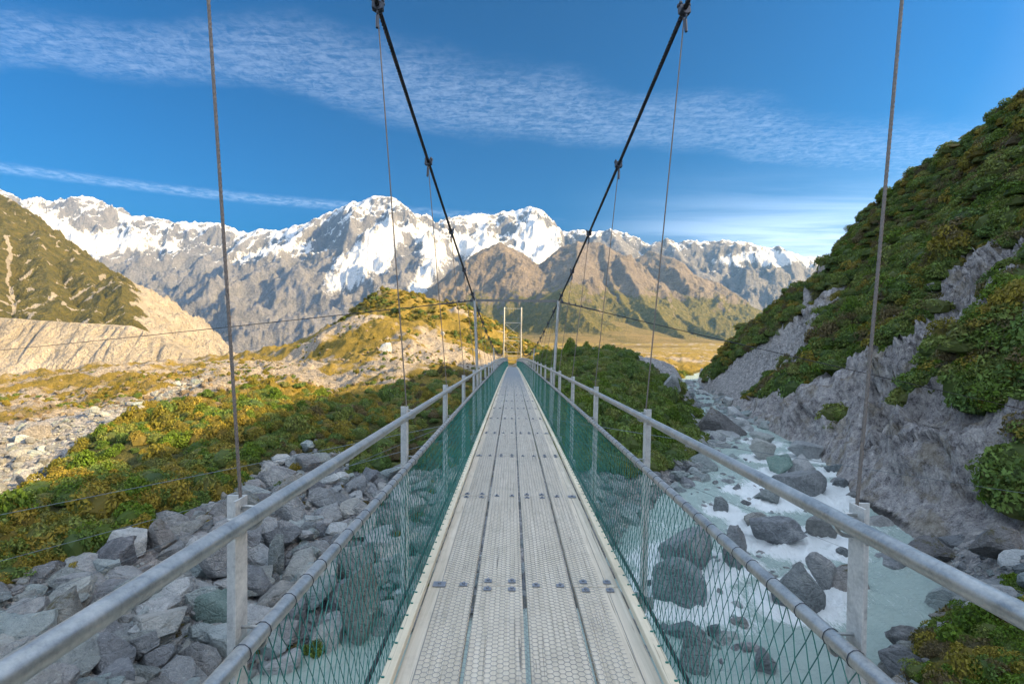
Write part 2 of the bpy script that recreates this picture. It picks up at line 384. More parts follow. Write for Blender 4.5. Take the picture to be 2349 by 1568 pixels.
# interpolate the slope to the eye (z/d), which is well scaled at every distance
_A = np.zeros((len(_c)+3, len(_c)+3)); _A[:len(_c), :len(_c)] = _phi(_cf, _cf) + np.eye(len(_c))*-.004
_Pm = np.concatenate([np.ones((len(_c), 1)), _cf], 1); _A[:len(_c), len(_c):] = _Pm; _A[len(_c):, :len(_c)] = _Pm.T
_W = np.linalg.solve(_A, np.concatenate([_cz/_cd, np.zeros(3)]))
def rbf(x, y):
    k = np.clip(x/np.maximum(y, 1.), -1.5, 1.5); d = np.maximum(y, 6.)
    o = np.empty(k.size); kf = _feat(k.ravel(), d.ravel())
    for i in range(0, k.size, 40000):
        q = kf[i:i+40000]; o[i:i+40000] = _phi(q, _cf) @ _W[:len(_c)] + np.concatenate([np.ones((len(q), 1)), q], 1) @ _W[len(_c):]
    return o.reshape(k.shape)*d
RIV = np.array([(-14,-14,4.),(-8,-4,3.6),(-5.5,4,3.2),(-4.6,9,3.0),(-3.2,11.3,2.9),(1.5,12.4,2.7),(5,14,3.3),(10,19,5.0),(15.0,26,4.4),(18.8,36,3.6),(22.3,50,2.3),(28.4,76,1.7),(34.6,94,1.8),(48,112,2.5),(90,150,3)])
def river(x, y):
    """distance beyond the river's edge (negative in the water)"""
    best = np.full(x.shape, 1e9)
    for a, b in zip(RIV[:-1], RIV[1:]):
        dx, dy = b[0]-a[0], b[1]-a[1]; t = np.clip(((x-a[0])*dx+(y-a[1])*dy)/(dx*dx+dy*dy), 0, 1)
        best = np.minimum(best, np.hypot(x-a[0]-t*dx, y-a[1]-t*dy) - (a[2]+(b[2]-a[2])*t))
    return best
def water_z(x, y): return -8.05 + .012*(np.clip(y, 0, 100)-30) - .28*(1-sstep(y, 23.5, 26.5)) - .1*(1-sstep(y, 15, 17))
_ty = [-200, 25, 36, 44, 50, 76, 92, 100, 115, 140, 200]; _tx = [18.5, 18.5, 21.9, 22.8, 24.6, 29.6, 35, 40, 56, 90, 190]
_ps = [-5, -1, .6, 3, 6, 9, 14, 22, 34, 50, 70, 100]; _pz = [-9, -1.2, .7, 3.2, 6.8, 9.2, 13.5, 22, 35.5, 52.5, 72, 100]
_cx = [0, 35, 45, 56, 63, 80, 100, 140]; _cy = [95, 93, 84, 74, 61, 48, 34, 20]
CAP = 37.0
def cliff(x, y):
    wx = x + 1.6*fbm(x, y, 13, 3) ; wy = y + 2.0*fbm(x+50, y, 17, 3)
    s = wx - np.interp(wy, _ty, _tx)
    z = -8 + np.interp(s, _ps, _pz)
    over = np.maximum(0, wy - np.interp(wx, _cx, _cy)); z = z - .95*over - .25*np.minimum(over, 3)
    up = sstep(s, 1, 6)
    z = z + up*(2.4*fbm(x, y, 16, 3) + 2.2*ridged(x*1.0+y*.35, y*.8, 9, 4) + .95*ridged(x+.4*z, y*.7, 3.2, 5, .6) + .3*ridged(x*.6, y+z*.5, .9, 3)) + (1-up)*.35*ridged(x, y, 2., 3)*sstep(s, 0, 1)
    z = np.where(z > CAP-14, CAP - 14*np.exp(-(np.maximum(z, CAP-14)-(CAP-14))/14), z)
    return z
def terrain(x, y, detail=True):
    base = rbf(x, y); rd = river(x, y); wz = water_z(x, y)
    amp = np.clip(y/60, .15, 3.0)
    if detail:
        near = .55*fbm(x, y, 7, 4) + .22*ridged(x, y, 2.2, 4)
        hum = sstep(y, 34, 46)*(1-sstep(y, 112, 128))*(x < -3)*sstep(-x, 3, 9)
        far = hum*(1.5*ridged(x+.5*y, y*.8, 17, 4, .55)-.3) + 1.2*fbm(x, y, 22, 5)*np.clip(y/120, 0, 1) + .8*ridged(x, y, 9, 4)*np.clip(y/100, 0, 1.6)
        base = base + (near*np.clip(y/18, .5, 1.) + far)*sstep(rd, 0, 4)
    lft = 1-sstep(CX+F*x/np.maximum(y, 1.)+.9*np.minimum(y-150, 0), 470, 610)
    base = base - lft*np.maximum(0, y-134)*.9*(y < 1e9); base = np.where(lft > 0, np.maximum(base, -75.), base)
    bed = wz - 1.1 + .3*fbm(x, y, 3, 2)
    t = sstep(rd, -1.2, 2.2); base = np.where((rd < 14) & (y < 110), np.maximum(base, wz-.05), base)*t + bed*(1-t)
    return np.maximum(base, cliff(x, y))
def hit(px, py, d0=5., d1=400.):
    """where a sight line meets the ground"""
    d = np.exp(np.linspace(math.log(d0), math.log(d1), 900)); k = (px-CX)/F; rt = (CY-py)/F
    z = terrain(k*d, d); i = np.argmax(z > rt*d)
    return Vector((k*d[i], d[i], z[i])) if z[i] > rt*d[i] else Vector((k*60, 60, rt*60))

ks = np.concatenate([np.linspace(-1.35, -1.09, 28, endpoint=False), np.linspace(-1.09, 1.09, 720), np.linspace(1.09, 1.35, 29)[1:]])
ys = np.exp(np.concatenate([np.linspace(math.log(3.), math.log(9.), 28, endpoint=False), np.linspace(math.log(9.), math.log(220.), 400, endpoint=False), np.linspace(math.log(220.), math.log(1700.), 70)]))
K_, Y_ = np.meshgrid(ks, ys); X_ = K_*Y_
Z_ = terrain(X_, Y_); RD_ = river(X_, Y_); WZ_ = water_z(X_, Y_)
nr, nc = Z_.shape
idx = np.arange(nr*nc).reshape(nr, nc)
QUADS = np.stack([idx[:-1, :-1], idx[:-1, 1:], idx[1:, 1:], idx[1:, :-1]], -1).reshape(-1, 4)
PX = CX + F*K_; PY = CY - F*Z_/Y_
# what grows or lies where (seen outlines, laid on the ground as the cover it has)
VEG_L = [(-400,1400),(-100,1235),(60,1160),(200,1010),(330,930),(480,900),(640,880),(760,900),(720,1010),(600,1060),(560,1120),(440,1190),(330,1240),(150,1290),(0,1345)]
VEG_C = [(540,1010),(700,935),(860,890),(1000,855),(1160,840),(1190,900),(1150,1000),(1060,1060),(950,1080),(850,1085),(700,1050)]
VEG_R = [(1210,835),(1285,800),(1330,790),(1450,815),(1560,885),(1600,955),(1620,1010),(1560,1060),(1480,1085),(1350,1075),(1230,1050),(1190,930)]
VEG_B = [(2090,1568),(2110,1480),(2200,1420),(2348,1330),(2600,1300),(2600,1700),(2060,1700)]
SCREE_L = [(-400,1200),(-400,1000),(0,985),(150,965),(330,905),(480,858),(500,868),(330,935),(220,1000),(110,1110),(0,1185),(-100,1230)]
SCREE_R = [(1588,890),(1660,850),(1845,722),(1865,745),(1840,800),(1780,850),(1740,905),(1690,945),(1600,930)]
ROCK_R = [(1590,935),(1700,940),(1745,905),(1800,860),(1830,800),(1845,720),(1850,640),(1900,600),(1945,600),(1950,680),(1890,720),(1870,760),(1850,850),(1930,850),(1960,770),(2010,735),(2110,705),(2140,660),(2180,640),(2215,590),(2348,555),(2600,500),(2600,1300),(2348,1260),(2150,1230),(1950,1100),(1600,1000)]
rough = fbm(X_, Y_, 5, 4); rough2 = fbm(X_+90, Y_, 14, 4)
jx, jy = PX + 34*fbm(X_, Y_, 6, 4), PY + 20*fbm(X_+33, Y_, 6, 4)
veg = np.zeros(Z_.shape)
for pl in (VEG_L, VEG_C, VEG_R, VEG_B): veg = np.maximum(veg, in_poly(jx, jy, pl)*1.0)
# moraine plateau and valley floor: patchy grass; the hill: mostly green
plat = (Y_ > 36) & (PX < 1200) & (Z_ < 12)
veg = np.where(plat, np.maximum(veg*.9, np.clip(.55 + 1.7*rough2 + .9*rough, 0, 1)*.68), veg)
hump = (Y_ > 88) & (Y_ < 132) & (PX > 560) & (PX < 1100) & (Z_ > -4.5)
veg = np.where(hump, np.clip(.60 + 1.5*rough2 + .8*rough, 0, 1), veg)
hill = (Y_ > 128) & (PX < 1260) & (PX > 560) & (Z_ > -12)
veg = np.where(hill, np.clip(.78 + 1.2*rough2, 0, 1), veg)
floor_ = (Y_ > 100) & (PX >= 1200)
veg = np.where(floor_, np.clip(.62 + .9*fbm(X_, Y_, 30, 4), 0, 1), veg)
sc_r = (X_ - np.interp(Y_, _ty, _tx))
onc = (cliff(X_, Y_) > Z_-.02) & (sc_r > -1)
rockr = in_poly(jx, jy, ROCK_R)
vc_ = np.where(rockr, np.clip(.05 + 2.0*fbm(X_+7, Y_+3, 8, 4) + .35*sstep(Z_, -6, 6), 0, .85), .95)
vc_ = np.where(in_poly(jx, jy, SCREE_R), 0, vc_); vc_ = np.where(Z_ < -6.6, 0, vc_)
veg = np.where(onc, vc_, veg)
veg = np.where(in_poly(jx, jy, SCREE_L), 0, veg)
veg = np.where(RD_ < 1.2, 0, veg)
scree = np.where(onc & in_poly(jx, jy, SCREE_R), 1., 0.); gold = np.clip(np.where(floor_, .9, np.where(plat | hill, .75, .0)), 0, 1)
rockf = np.where(onc, 1-scree, 0.)
def blur(a_):
    for _ in range(3):
        a_ = (np.roll(a_, 1, 0)+a_+np.roll(a_, -1, 0))/3; a_ = (np.roll(a_, 1, 1)+a_+np.roll(a_, -1, 1))/3
    return a_
rockf = blur(rockf)
Zt = Z_ + .10*np.clip(veg, 0, 1)*rough*np.clip(Y_/30, .4, 3)

def m_ground():
    m, t = mat('ground_cover'); p = gpos(t)
    v = t.attr('veg'); g = t.attr('gold'); rk = t.attr('rockf')
    n0 = t.noise(p, .35, 5, .6); n1 = t.noise(p, 2.2, 6, .65); n2 = t.noise(p, 14, 5, .7)
    peb = t.voronoi(p, 5.5, 'F1', 0); pebc = t.voronoi(p, 5.5, 'F1', 1); pebE = t.voronoi(p, 2.1, 'DISTANCE_TO_EDGE')
    sc = t.ramp(t.math('ADD', t.math('MULTIPLY', n1, .5), t.math('MULTIPLY', n2, .5)), [(.3, (.13, .132, .133)), (.5, (.28, .277, .27)), (.7, (.43, .42, .40))])
    sc = t.mix(t.math('MULTIPLY', g, .7), sc, t.ramp(t.math('ADD', t.math('MULTIPLY', n1, .5), t.math('MULTIPLY', n2, .5)), [(.3, (.11, .088, .05)), (.5, (.24, .19, .115)), (.7, (.37, .305, .20))]))
    pb = t.new('ShaderNodeSeparateColor'); t.put(pb, 0, pebc); sc = t.mix(1.0, sc, t.ramp(pb.outputs[0], [(0, (.6, .61, .63)), (.6, (1, 1, 1)), (1, (1.35, 1.33, 1.3))]), 'MULTIPLY')
    rock = t.ramp(t.math('ADD', t.math('MULTIPLY', n1, .55), t.math('MULTIPLY', n2, .45)), [(.37, (.07, .068, .07)), (.45, (.32, .31, .315)), (.53, (.50, .485, .475)), (.63, (.72, .70, .66))])
    cr = t.step(t.voronoi(t.mapping(p, (.55, .55, .28), (.3, .5, .2)), 1.0, 'DISTANCE_TO_EDGE'), .05, 0)
    rock = t.mix(t.math('MULTIPLY', cr, .12), rock, (.06, .058, .06))
    rust = t.step(t.noise(p, .6, 5, .65), .50, .64); rock = t.mix(t.math('MULTIPLY', rust, .45), rock, (.27, .215, .11))
    wet = t.new('ShaderNodeSeparateXYZ'); t.put(wet, 0, p)
    wetm = t.math('MULTIPLY', t.step(t.math('ADD', wet.outputs[2], t.math('MULTIPLY', n1, .5)), -7.75, -7.95), rk)
    rock = t.mix(t.math('MULTIPLY', wetm, .9), rock, (.02, .021, .02))
    bare = t.mix(rk, sc, rock)
    grn = t.ramp(n1, [(.3, (.024, .030, .010)), (.5, (.055, .062, .018)), (.7, (.12, .11, .036))])
    gld = t.ramp(t.math('ADD', t.math('MULTIPLY', n0, .5), t.math('MULTIPLY', n1, .5)), [(.3, (.085, .070, .012)), (.5, (.20, .145, .024)), (.68, (.30, .215, .06))])
    vegc = t.mix(g, grn, gld)
    k = t.step(t.math('ADD', v, t.math('MULTIPLY_ADD', t.math('ADD', n1, n2), .5, -.5)), .38, .58)
    t.put(t.b, 'Base Color', t.mix(k, bare, vegc)); t.b.inputs['Roughness'].default_value = .9
    t.b.inputs['Specular IOR Level'].default_value = .2
    st = t.noise(t.mapping(p, (1, 1, .5), (.6, .4, 0)), 3.4, 6, .72, .5)
    hb = t.math('ADD', t.math('MULTIPLY', n2, .3), t.math('ADD', t.math('MULTIPLY', t.math('SUBTRACT', 1, peb), t.math('MULTIPLY', t.math('SUBTRACT', 1, rk), .28)), t.math('MULTIPLY', st, t.math('MULTIPLY', rk, 1.3))))
    bump(t, hb, 1.0, .5); return m
M['ground'] = m_ground()
ATT = dict(veg=veg.ravel(), gold=gold.ravel(), rockf=rockf.ravel())
VV = np.stack([X_, Y_, Zt], -1).reshape(-1, 3)
crag = (onc & (scree < .5)).ravel() & (np.abs(K_.ravel()) < 1.3); pc = VV[crag]; hh = 0
for sc_, am in ((5.5, 1.5), (2.3, .8), (1.0, .36)):
    hh = hh + am*(1-2.2*np.abs(perlin3(pc*np.array([1, 1, .75])/sc_ + 40*am)))
pw_c = pc*np.array([1, 1, .8]) + .35*np.stack([perlin3(pc/2.+9), perlin3(pc/2.+3), perlin3(pc/2.)], 1)
hh = .45*hh + 1.25*blocks(pw_c, 3.4, 1) + .55*blocks(pw_c, 1.5, 2) + .2*blocks(pw_c, .7, 3)
hh = hh*sstep(sc_r.ravel()[crag], -.2, 2.5)*(1-.92*np.clip(veg.ravel()[crag]*1.1, 0, 1))
VV[crag] = pc + hh[:, None]*np.array([-.72, -.12, .5])
fc_on = onc.ravel()[QUADS].mean(1) > .5
def sub_mesh(name, mask):
    q = QUADS[mask]; u, inv = np.unique(q, return_inverse=True)
    return mesh_np(name, VV[u], inv.reshape(q.shape), M['ground'], name == 'ground', {k: v[u] for k, v in ATT.items()})
tag(link(bpy.data.objects.new('ground', sub_mesh('ground', ~fc_on))), 'stony banks, mossy moraine and golden valley floor around the gorge', 'ground', None, 'structure')
tag(link(bpy.data.objects.new('rocky_hillside', sub_mesh('rocky_hillside', fc_on))), 'steep shaded hillside of grey rock and scrub rising from the river', 'hillside', None, 'structure')
# the same hillside going on beside and behind the viewpoint; it throws the gorge into shade
gx, gy = np.meshgrid(np.linspace(18, 190, 90), np.linspace(-150, 120, 140))
gz = cliff(gx, gy); gi = np.arange(gx.size).reshape(gx.shape)
gq = np.stack([gi[:-1, :-1], gi[:-1, 1:], gi[1:, 1:], gi[1:, :-1]], -1).reshape(-1, 4)
ok = (gx.ravel()[gq].min(1) > 1.345*np.maximum(gy.ravel()[gq].max(1), 3))
one = np.ones(gx.size)
tag(link(bpy.data.objects.new('hillside', mesh_np('hillside', np.stack([gx, gy, gz], -1).reshape(-1, 3), gq[ok], M['ground'], True, dict(veg=one*.9, gold=one*0, rockf=one)))), 'shaded scrub hillside beside the near end of the bridge', 'hillside', None, 'structure')
# near bank beneath and behind the viewpoint
gx, gy = np.meshgrid(np.linspace(-45, 18.6, 70), np.linspace(-40, 3.05, 46)); gz = np.maximum(-6.5+.03*np.abs(gy)+.5*fbm(gx, gy, 6, 3), -7); gz = np.where(river(gx, gy) < 0, -8.8, gz)
gi = np.arange(gx.size).reshape(gx.shape); gq = np.stack([gi[:-1, :-1], gi[:-1, 1:], gi[1:, 1:], gi[1:, :-1]], -1).reshape(-1, 4); one = np.ones(gx.size)
tag(link(bpy.data.objects.new('river_bank', mesh_np('river_bank', np.stack([gx, gy, gz-.05], -1).reshape(-1, 3), gq, M['ground'], True, dict(veg=one*.4, gold=one*0, rockf=one*0)))), 'stony near bank below the start of the bridge', 'bank', None, 'structure')

# ------------------------------------------------------------------ mountains
def ridge_field(X, Y, ridges):
    H = np.full(X.shape, -1e9); D = np.full(X.shape, 1e9)
    for pts, s in ridges:
        for a, b in zip(pts[:-1], pts[1:]):
            dx, dy = b[0]-a[0], b[1]-a[1]; t = np.clip(((X-a[0])*dx+(Y-a[1])*dy)/(dx*dx+dy*dy), 0, 1)
            dd = np.hypot(X-a[0]-t*dx, Y-a[1]-t*dy); h = a[2]+(b[2]-a[2])*t - s*dd
            D = np.where(h > H, dd, D); H = np.maximum(H, h)
    return H, D
def kgrid(k0, k1, nk, d0, d1, nd, logd=False):
    k = np.linspace(k0, k1, nk); d = np.exp(np.linspace(math.log(d0), math.log(d1), nd)) if logd else np.linspace(d0, d1, nd)
    K, Y = np.meshgrid(k, d); i = np.arange(K.size).reshape(K.shape)
    return K*Y, Y, np.stack([i[:-1, :-1], i[:-1, 1:], i[1:, 1:], i[1:, :-1]], -1).reshape(-1, 4)
def rp(L, d): return [pw(x, y, dd) for (x, y), dd in zip(L, np.interp(np.arange(len(L)), np.linspace(0, len(L)-1, len(d)), d))]
SK = [(-260,380),(-120,420),(0,432),(53,460),(85,448),(123,463),(164,460),(190,450),(228,458),(249,477),(272,489),(304,496),(328,495),(354,499),(409,509),(456,510),(497,511),(526,521),(556,531),(576,539),(588,528),(631,530)]
SK2 = [(588,528),(631,530),(661,524),(696,514),(731,504),(755,486),(784,473),(807,462),(828,463),(845,457),(866,449),(880,451),(895,450),(915,457),(927,471),(934,498),(948,501),(977,507),(991,514)]
SK3 = [(977,507),(991,514),(1030,499),(1070,495),(1088,489),(1110,493),(1134,493),(1151,484),(1185,484),(1205,479),(1216,473),(1233,484),(1253,505),(1280,523),(1294,530),(1315,535)]
SK4 = [(1294,530),(1328,529),(1363,530),(1400,523),(1431,534),(1465,547),(1489,558),(1530,545),(1547,554),(1585,548),(1608,556),(1667,549),(1704,554),(1731,561),(1776,566),(1810,576),(1817,585),(1830,583),(1841,592),(1892,588),(1960,600),(2100,640)]
SNOWR = [(rp(SK, [6500, 6700, 6600, 6400]), .75), (rp(SK2, [6400, 6000, 5900]), .85), (rp(SK3, [6000, 6500, 6200]), .9), (rp(SK4, [6200, 5600, 5600]), .8),
 (rp([(731,504),(650,560),(575,630),(480,700),(400,775),(370,815)], [5900, 3300]), .62), (rp([(866,452),(815,560),(755,655),(700,760),(650,830)], [5950, 3000]), .60),
 (rp([(925,472),(945,560),(905,660),(855,740),(800,800)], [5900, 3500]), .62), (rp([(588,530),(520,590),(440,640),(360,700)], [6300, 4600]), .62),
 (rp([(190,452),(220,560),(270,660),(330,760),(380,830)], [7300, 4000]), .6), (rp([(330,497),(380,570),(430,620)], [7000, 5600]), .6), (rp([(53,462),(90,580),(140,700)], [7300, 5200]), .6),
 (rp([(991,516),(1000,580),(985,660)], [6200, 4700]), .7), (rp([(1088,490),(1100,560),(1090,640)], [6400, 5000]), .7), (rp([(1216,474),(1210,545),(1200,600)], [6300, 5300]), .8),
 (rp([(1400,524),(1440,600),(1520,690),(1600,760)], [5600, 3900]), .62), (rp([(1530,546),(1590,620),(1680,690),(1760,745)], [5600, 3900]), .62), (rp([(1667,550),(1720,620),(1790,690),(1840,740)], [5600, 4200]), .62), (rp([(1776,566),(1830,640),(1900,700)], [5500, 4300]), .62)]
X, Y, Q = kgrid(-1.25, .86, 860, 2500, 8400, 250)
wx = X + 130*fbm(X, Y, 700, 4); wy = Y + 130*fbm(X+4000, Y, 700, 4)
H0, D0 = ridge_field(X, Y, SNOWR[:4]); H1, D1 = ridge_field(wx, wy, SNOWR[4:])
H = np.maximum(H0, H1); D = np.where(H0 > H1, D0, D1)
att = .12 + .88*sstep(D, 20, 350)
H = H + att*(230*ridged(X, Y, 900, 6, .55) + 80*fbm(X, Y, 300, 5) - 60) + (1-att)*26*ridged(X, Y, 120, 4) + 16*ridged(X, Y, 90, 4)*att
floor_h = -60 + 10*fbm(X, Y, 300, 3); H = np.maximum(H, floor_h)
gzY, gzX = np.gradient(H); dY = np.gradient(Y, axis=0); dX = np.gradient(X, axis=1); steep = np.hypot(gzX/dX, gzY/dY)
mpx, mpy = CX+F*X/Y, CY-F*H/Y
def glac(pts):
    g = np.zeros(X.shape)
    wv = 20*fbm(X, Y, 330, 5, .65) + 14*ridged(X, Y, 120, 3)
    for (x0, y0, w0), (x1, y1, w1) in zip(pts[:-1], pts[1:]):
        t = np.clip(((mpx-x0)*(x1-x0)+(mpy-y0)*(y1-y0))/((x1-x0)**2+(y1-y0)**2), 0, 1)
        g = np.maximum(g, 1-sstep(np.hypot(mpx-x0-t*(x1-x0), mpy-y0-t*(y1-y0)) + wv - (w0+(w1-w0)*t), -16, 22))
    return g
ice = np.zeros(X.shape)
for gl in ([(965,530,20),(1000,590,30),(975,650,26),(920,690,13),(870,715,9),(830,735,6)], [(890,540,36),(850,590,48),(800,625,40),(770,650,30)], [(700,560,16),(620,575,12),(540,590,8)],
           [(1060,560,30),(1120,570,30)], [(1235,560,55),(1250,590,44),(1235,615,28)], [(1470,600,12),(1520,630,16),(1560,655,12)], [(1640,600,18),(1700,595,14),(1800,590,18),(1880,600,16)],
           [(110,520,26),(200,560,34),(300,555,22),(400,560,14)], [(80,480,20),(140,530,20)]):
    ice = np.maximum(ice, glac(gl))
patch = fbm(X, Y, 420, 5, .6)
fine = ridged(X, Y*.6, 150, 4, .6)
sn = sstep(H, 500, 1500)*1.25 + .75*patch - .6*fine - 1.1*np.clip(steep-.65, 0, 1.3) + ice*.9 - .10
sn = np.maximum(sn, ice*1.0 - .22 + .4*patch - .25*fine)
sn = np.where((mpx > 1290), sn - .12*(1-ice), sn)
def m_mount(name, rock, lite, veg_on=False):
    m, t = mat(name); p = gpos(t); ps = t.mapping(p, (.01, .01, .01))
    n1 = t.noise(ps, .8, 6, .65, .3); n2 = t.noise(ps, 4.5, 6, .7, .3)
    f = t.math('ADD', t.math('MULTIPLY', n1, .5), t.math('MULTIPLY', n2, .5))
    c = t.ramp(f, [(.34, rock), (.5, tuple(.5*(a+b) for a, b in zip(rock, lite))), (.64, lite)])
    v = t.attr('veg')
    vg = t.ramp(n2, [(.3, (.06, .065, .018)), (.5, (.13, .12, .03)), (.7, (.20, .165, .045))])
    c = t.mix(t.step(t.math('ADD', v, t.math('MULTIPLY_ADD', n2, .9, -.45)), .35, .6), c, vg)
    dry = t.attr('dry'); c = t.mix(t.math('MULTIPLY', dry, t.step(n1, .3, .6)), c, (.30, .22, .085))
    s = t.attr('snow'); k = t.step(t.math('ADD', s, t.math('MULTIPLY_ADD', t.math('ADD', n2, t.noise(ps, 13, 5, .7)), .95, -.95)), .28, .62)
    c = t.mix(k, c, t.ramp(t.noise(ps, 9, 6, .75), [(.35, (.50, .58, .66)), (.5, (.74, .78, .82)), (.65, (.84, .86, .88))])); t.put(t.b, 'Base Color', c); t.b.inputs['Roughness'].default_value = .85
    t.b.inputs['Specular IOR Level'].default_value = .15
    bump(t, t.math('ADD', n2, t.math('MULTIPLY', t.noise(ps, 18, 5, .7), .4)), 1.0, 40.0); return m
M['mount'] = m_mount('alpine_rock_and_snow', (.105, .112, .125), (.28, .28, .29))
M['brown'] = m_mount('brown_mountain_rock', (.11, .098, .085), (.28, .235, .18))
M['greenm'] = m_mount('green_mountainside', (.34, .31, .25), (.60, .545, .45))
z0 = np.zeros(X.size)
tag(link(bpy.data.objects.new('snowy_mountain_range', mesh_np('snowy_mountain_range', np.stack([X, Y, H], -1).reshape(-1, 3), Q, M['mount'], True, dict(snow=sn.ravel(), veg=z0, dry=z0)))), 'snow and glacier covered mountain range closing the valley', 'mountain', None, 'structure')

# brown and green spurs in front of the snow on the right
BR = [(rp([(930,705),(990,660),(1060,605),(1100,580),(1150,553),(1180,580),(1215,640),(1240,690)], [3800, 4200, 3900]), .8), (rp([(1150,553),(1150,620),(1165,680),(1190,730),(1215,790)], [4200, 3000]), .72),
 (rp([(1060,608),(1075,670),(1100,730),(1130,790)], [4000, 3000]), .7),
 (rp([(1255,600),(1290,565),(1330,552),(1380,556),(1420,590),(1470,650),(1520,690),(1570,730),(1640,765),(1700,790)], [4400, 4300, 2600]), .78),
 (rp([(1330,552),(1320,620),(1290,680),(1310,700),(1370,750),(1430,795)], [4300, 2700, 1900]), .62), (rp([(1385,560),(1395,640),(1440,700),(1490,760),(1540,800)], [4250, 2200]), .66),
 (rp([(1420,590),(1470,680),(1540,750),(1600,800)], [4000, 2100]), .66), (rp([(1290,680),(1250,740),(1220,790)], [3000, 2200]), .5),
 (rp([(1480,575),(1540,590),(1600,650),(1660,700),(1720,745),(1800,800)], [4900, 3300]), .7)]
X, Y, Q = kgrid(-.26, .62, 420, 1280, 5200, 255)
wx = X + 70*fbm(X, Y, 420, 4); wy = Y + 70*fbm(X+900, Y, 420, 4)
H, D = ridge_field(wx, wy, BR)
att = .15+.85*sstep(D, 15, 220)
H = H + att*(85*ridged(X, Y, 480, 6, .55) + 25*fbm(X, Y, 150, 5) - 20) + 8*ridged(X, Y, 45, 4)
fan = 240 - .16*np.hypot(X-330, np.maximum(Y-1500, 0)*.0 + (3000-Y))  # gentle outwash apron
apron = -14 + np.clip((Y-1500)/1500, 0, 1)**1.4*150*np.exp(-((X/Y-.16)/.20)**2) + 3*fbm(X, Y, 120, 4)
apron = apron - np.maximum(0, 1500-Y)*.12
dry = sstep(apron-H, -25, 40); H = np.where(Y < 1500, apron, np.maximum(H, apron))
gzY, gzX = np.gradient(H); steep = np.hypot(gzX/np.gradient(X, axis=1), gzY/np.gradient(Y, axis=0))
vg = (1-sstep(H, 180, 560))*1.05 + .5*fbm(X, Y, 200, 4) - .5*np.clip(steep-.8, 0, 1)
mpx, mpy = CX+F*X/Y, CY-F*H/Y
vg = np.where((mpx < 1240), vg-.1, vg); sn = .9*sstep(H, 950, 1150) + .5*fbm(X, Y, 160, 4) - .8*np.clip(steep-.6, 0, 1)
tag(link(bpy.data.objects.new('brown_mountain_spurs', mesh_np('brown_mountain_spurs', np.stack([X, Y, H], -1).reshape(-1, 3), Q, M['brown'], True, dict(snow=sn.ravel(), veg=vg.ravel(), dry=dry.ravel()*.8)))), 'brown rocky spurs with green lower slopes below the snow', 'mountain', None, 'structure')

# green mountain on the left above a pale moraine wall
GS = [(-500,150),(-250,300),(0,444),(29,460),(58,492),(82,524),(117,548),(146,565),(175,578),(202,591),(228,612),(263,624),(292,641),(310,665),(328,688),(351,717),(380,752),(420,800),(470,835)]
GR = [(rp(GS, [1700, 1500, 1250, 1000]), .9), (rp([(82,524),(110,600),(120,680),(115,735)], [1350, 820]), .7), (rp([(0,470),(5,560),(-10,650),(-10,730)], [1400, 850]), .7), (rp([(175,578),(205,650),(215,700),(225,745)], [1250, 800]), .7), (rp([(263,626),(280,690),(290,745)], [1150, 800]), .7), (rp([(-250,300),(-200,500),(-160,700)], [1500, 900]), .7)]
X, Y, Q = kgrid(-1.5, -.58, 400, 480, 1750, 300, True)
wx = X + 30*fbm(X, Y, 180, 4); wy = Y + 30*fbm(X+900, Y, 180, 4)
H, D = ridge_field(wx, wy, GR)
att = .2+.8*sstep(D, 5, 90)
H = H + att*(52*ridged(X, Y, 210, 6, .55) + 14*fbm(X, Y, 70, 5) - 14) + 3*ridged(X, Y, 18, 4)
mk = CX+F*X/Y
topz = np.interp(mk, [-300, 0, 150, 300, 380, 440, 480], [38, 34, 28, 23, 6, -20, -45])   # crest of the moraine wall
bench = topz + .02*(Y-690); wall = topz - .85*np.maximum(0, 660 + 12*fbm(X, Y, 60, 3) - Y) - 7*ridged(X + .25*Y + 9*fbm(X, Y, 40, 3), Y*.12, 26, 4, .6)*sstep(700-Y, 0, 60)
low = np.minimum(bench, wall); wallm = np.maximum(sstep(low-H, -3, 4)*sstep(690-Y, -12, 5), sstep(mk + 60*fbm(X, Y, 90, 4) + .18*(H-20), 300, 375))
H = np.maximum(np.maximum(H*(Y > 640) + (Y <= 640)*-90, low), -62)
vg = (1-wallm)*(1.0 - .75*sstep(ridged(X, Y, 95, 5), .38, .75)) + wallm*(-.3 + .5*fbm(X, Y, 30, 3))
gul = np.abs((mk + 12*fbm(X, Y, 60, 3)) - np.interp(CY-F*H/Y, [520, 560, 640, 700], [8, 22, 18, 28])) < 4; vg = np.where(gul & (CY-F*H/Y > 540) & (CY-F*H/Y < 720), -.6, vg)
tag(link(bpy.data.objects.new('green_mountain', mesh_np('green_mountain', np.stack([X, Y, H], -1).reshape(-1, 3), Q, M['greenm'], True, dict(snow=np.full(X.size, -1.), veg=vg.ravel(), dry=(vg.ravel()*0))))), 'sunlit green mountainside with a scree gully above a pale moraine wall', 'mountain', None, 'structure')

# ------------------------------------------------------------------ river
rq = QUADS[(Zt.ravel()[QUADS] < WZ_.ravel()[QUADS]+.12).any(1) & (Y_.ravel()[QUADS].max(1) < 150) & (RD_.ravel()[QUADS].min(1) < 1.5)]
u, inv = np.unique(rq, return_inverse=True)
wxp, wyp = X_.ravel()[u], Y_.ravel()[u]; wzp = WZ_.ravel()[u]
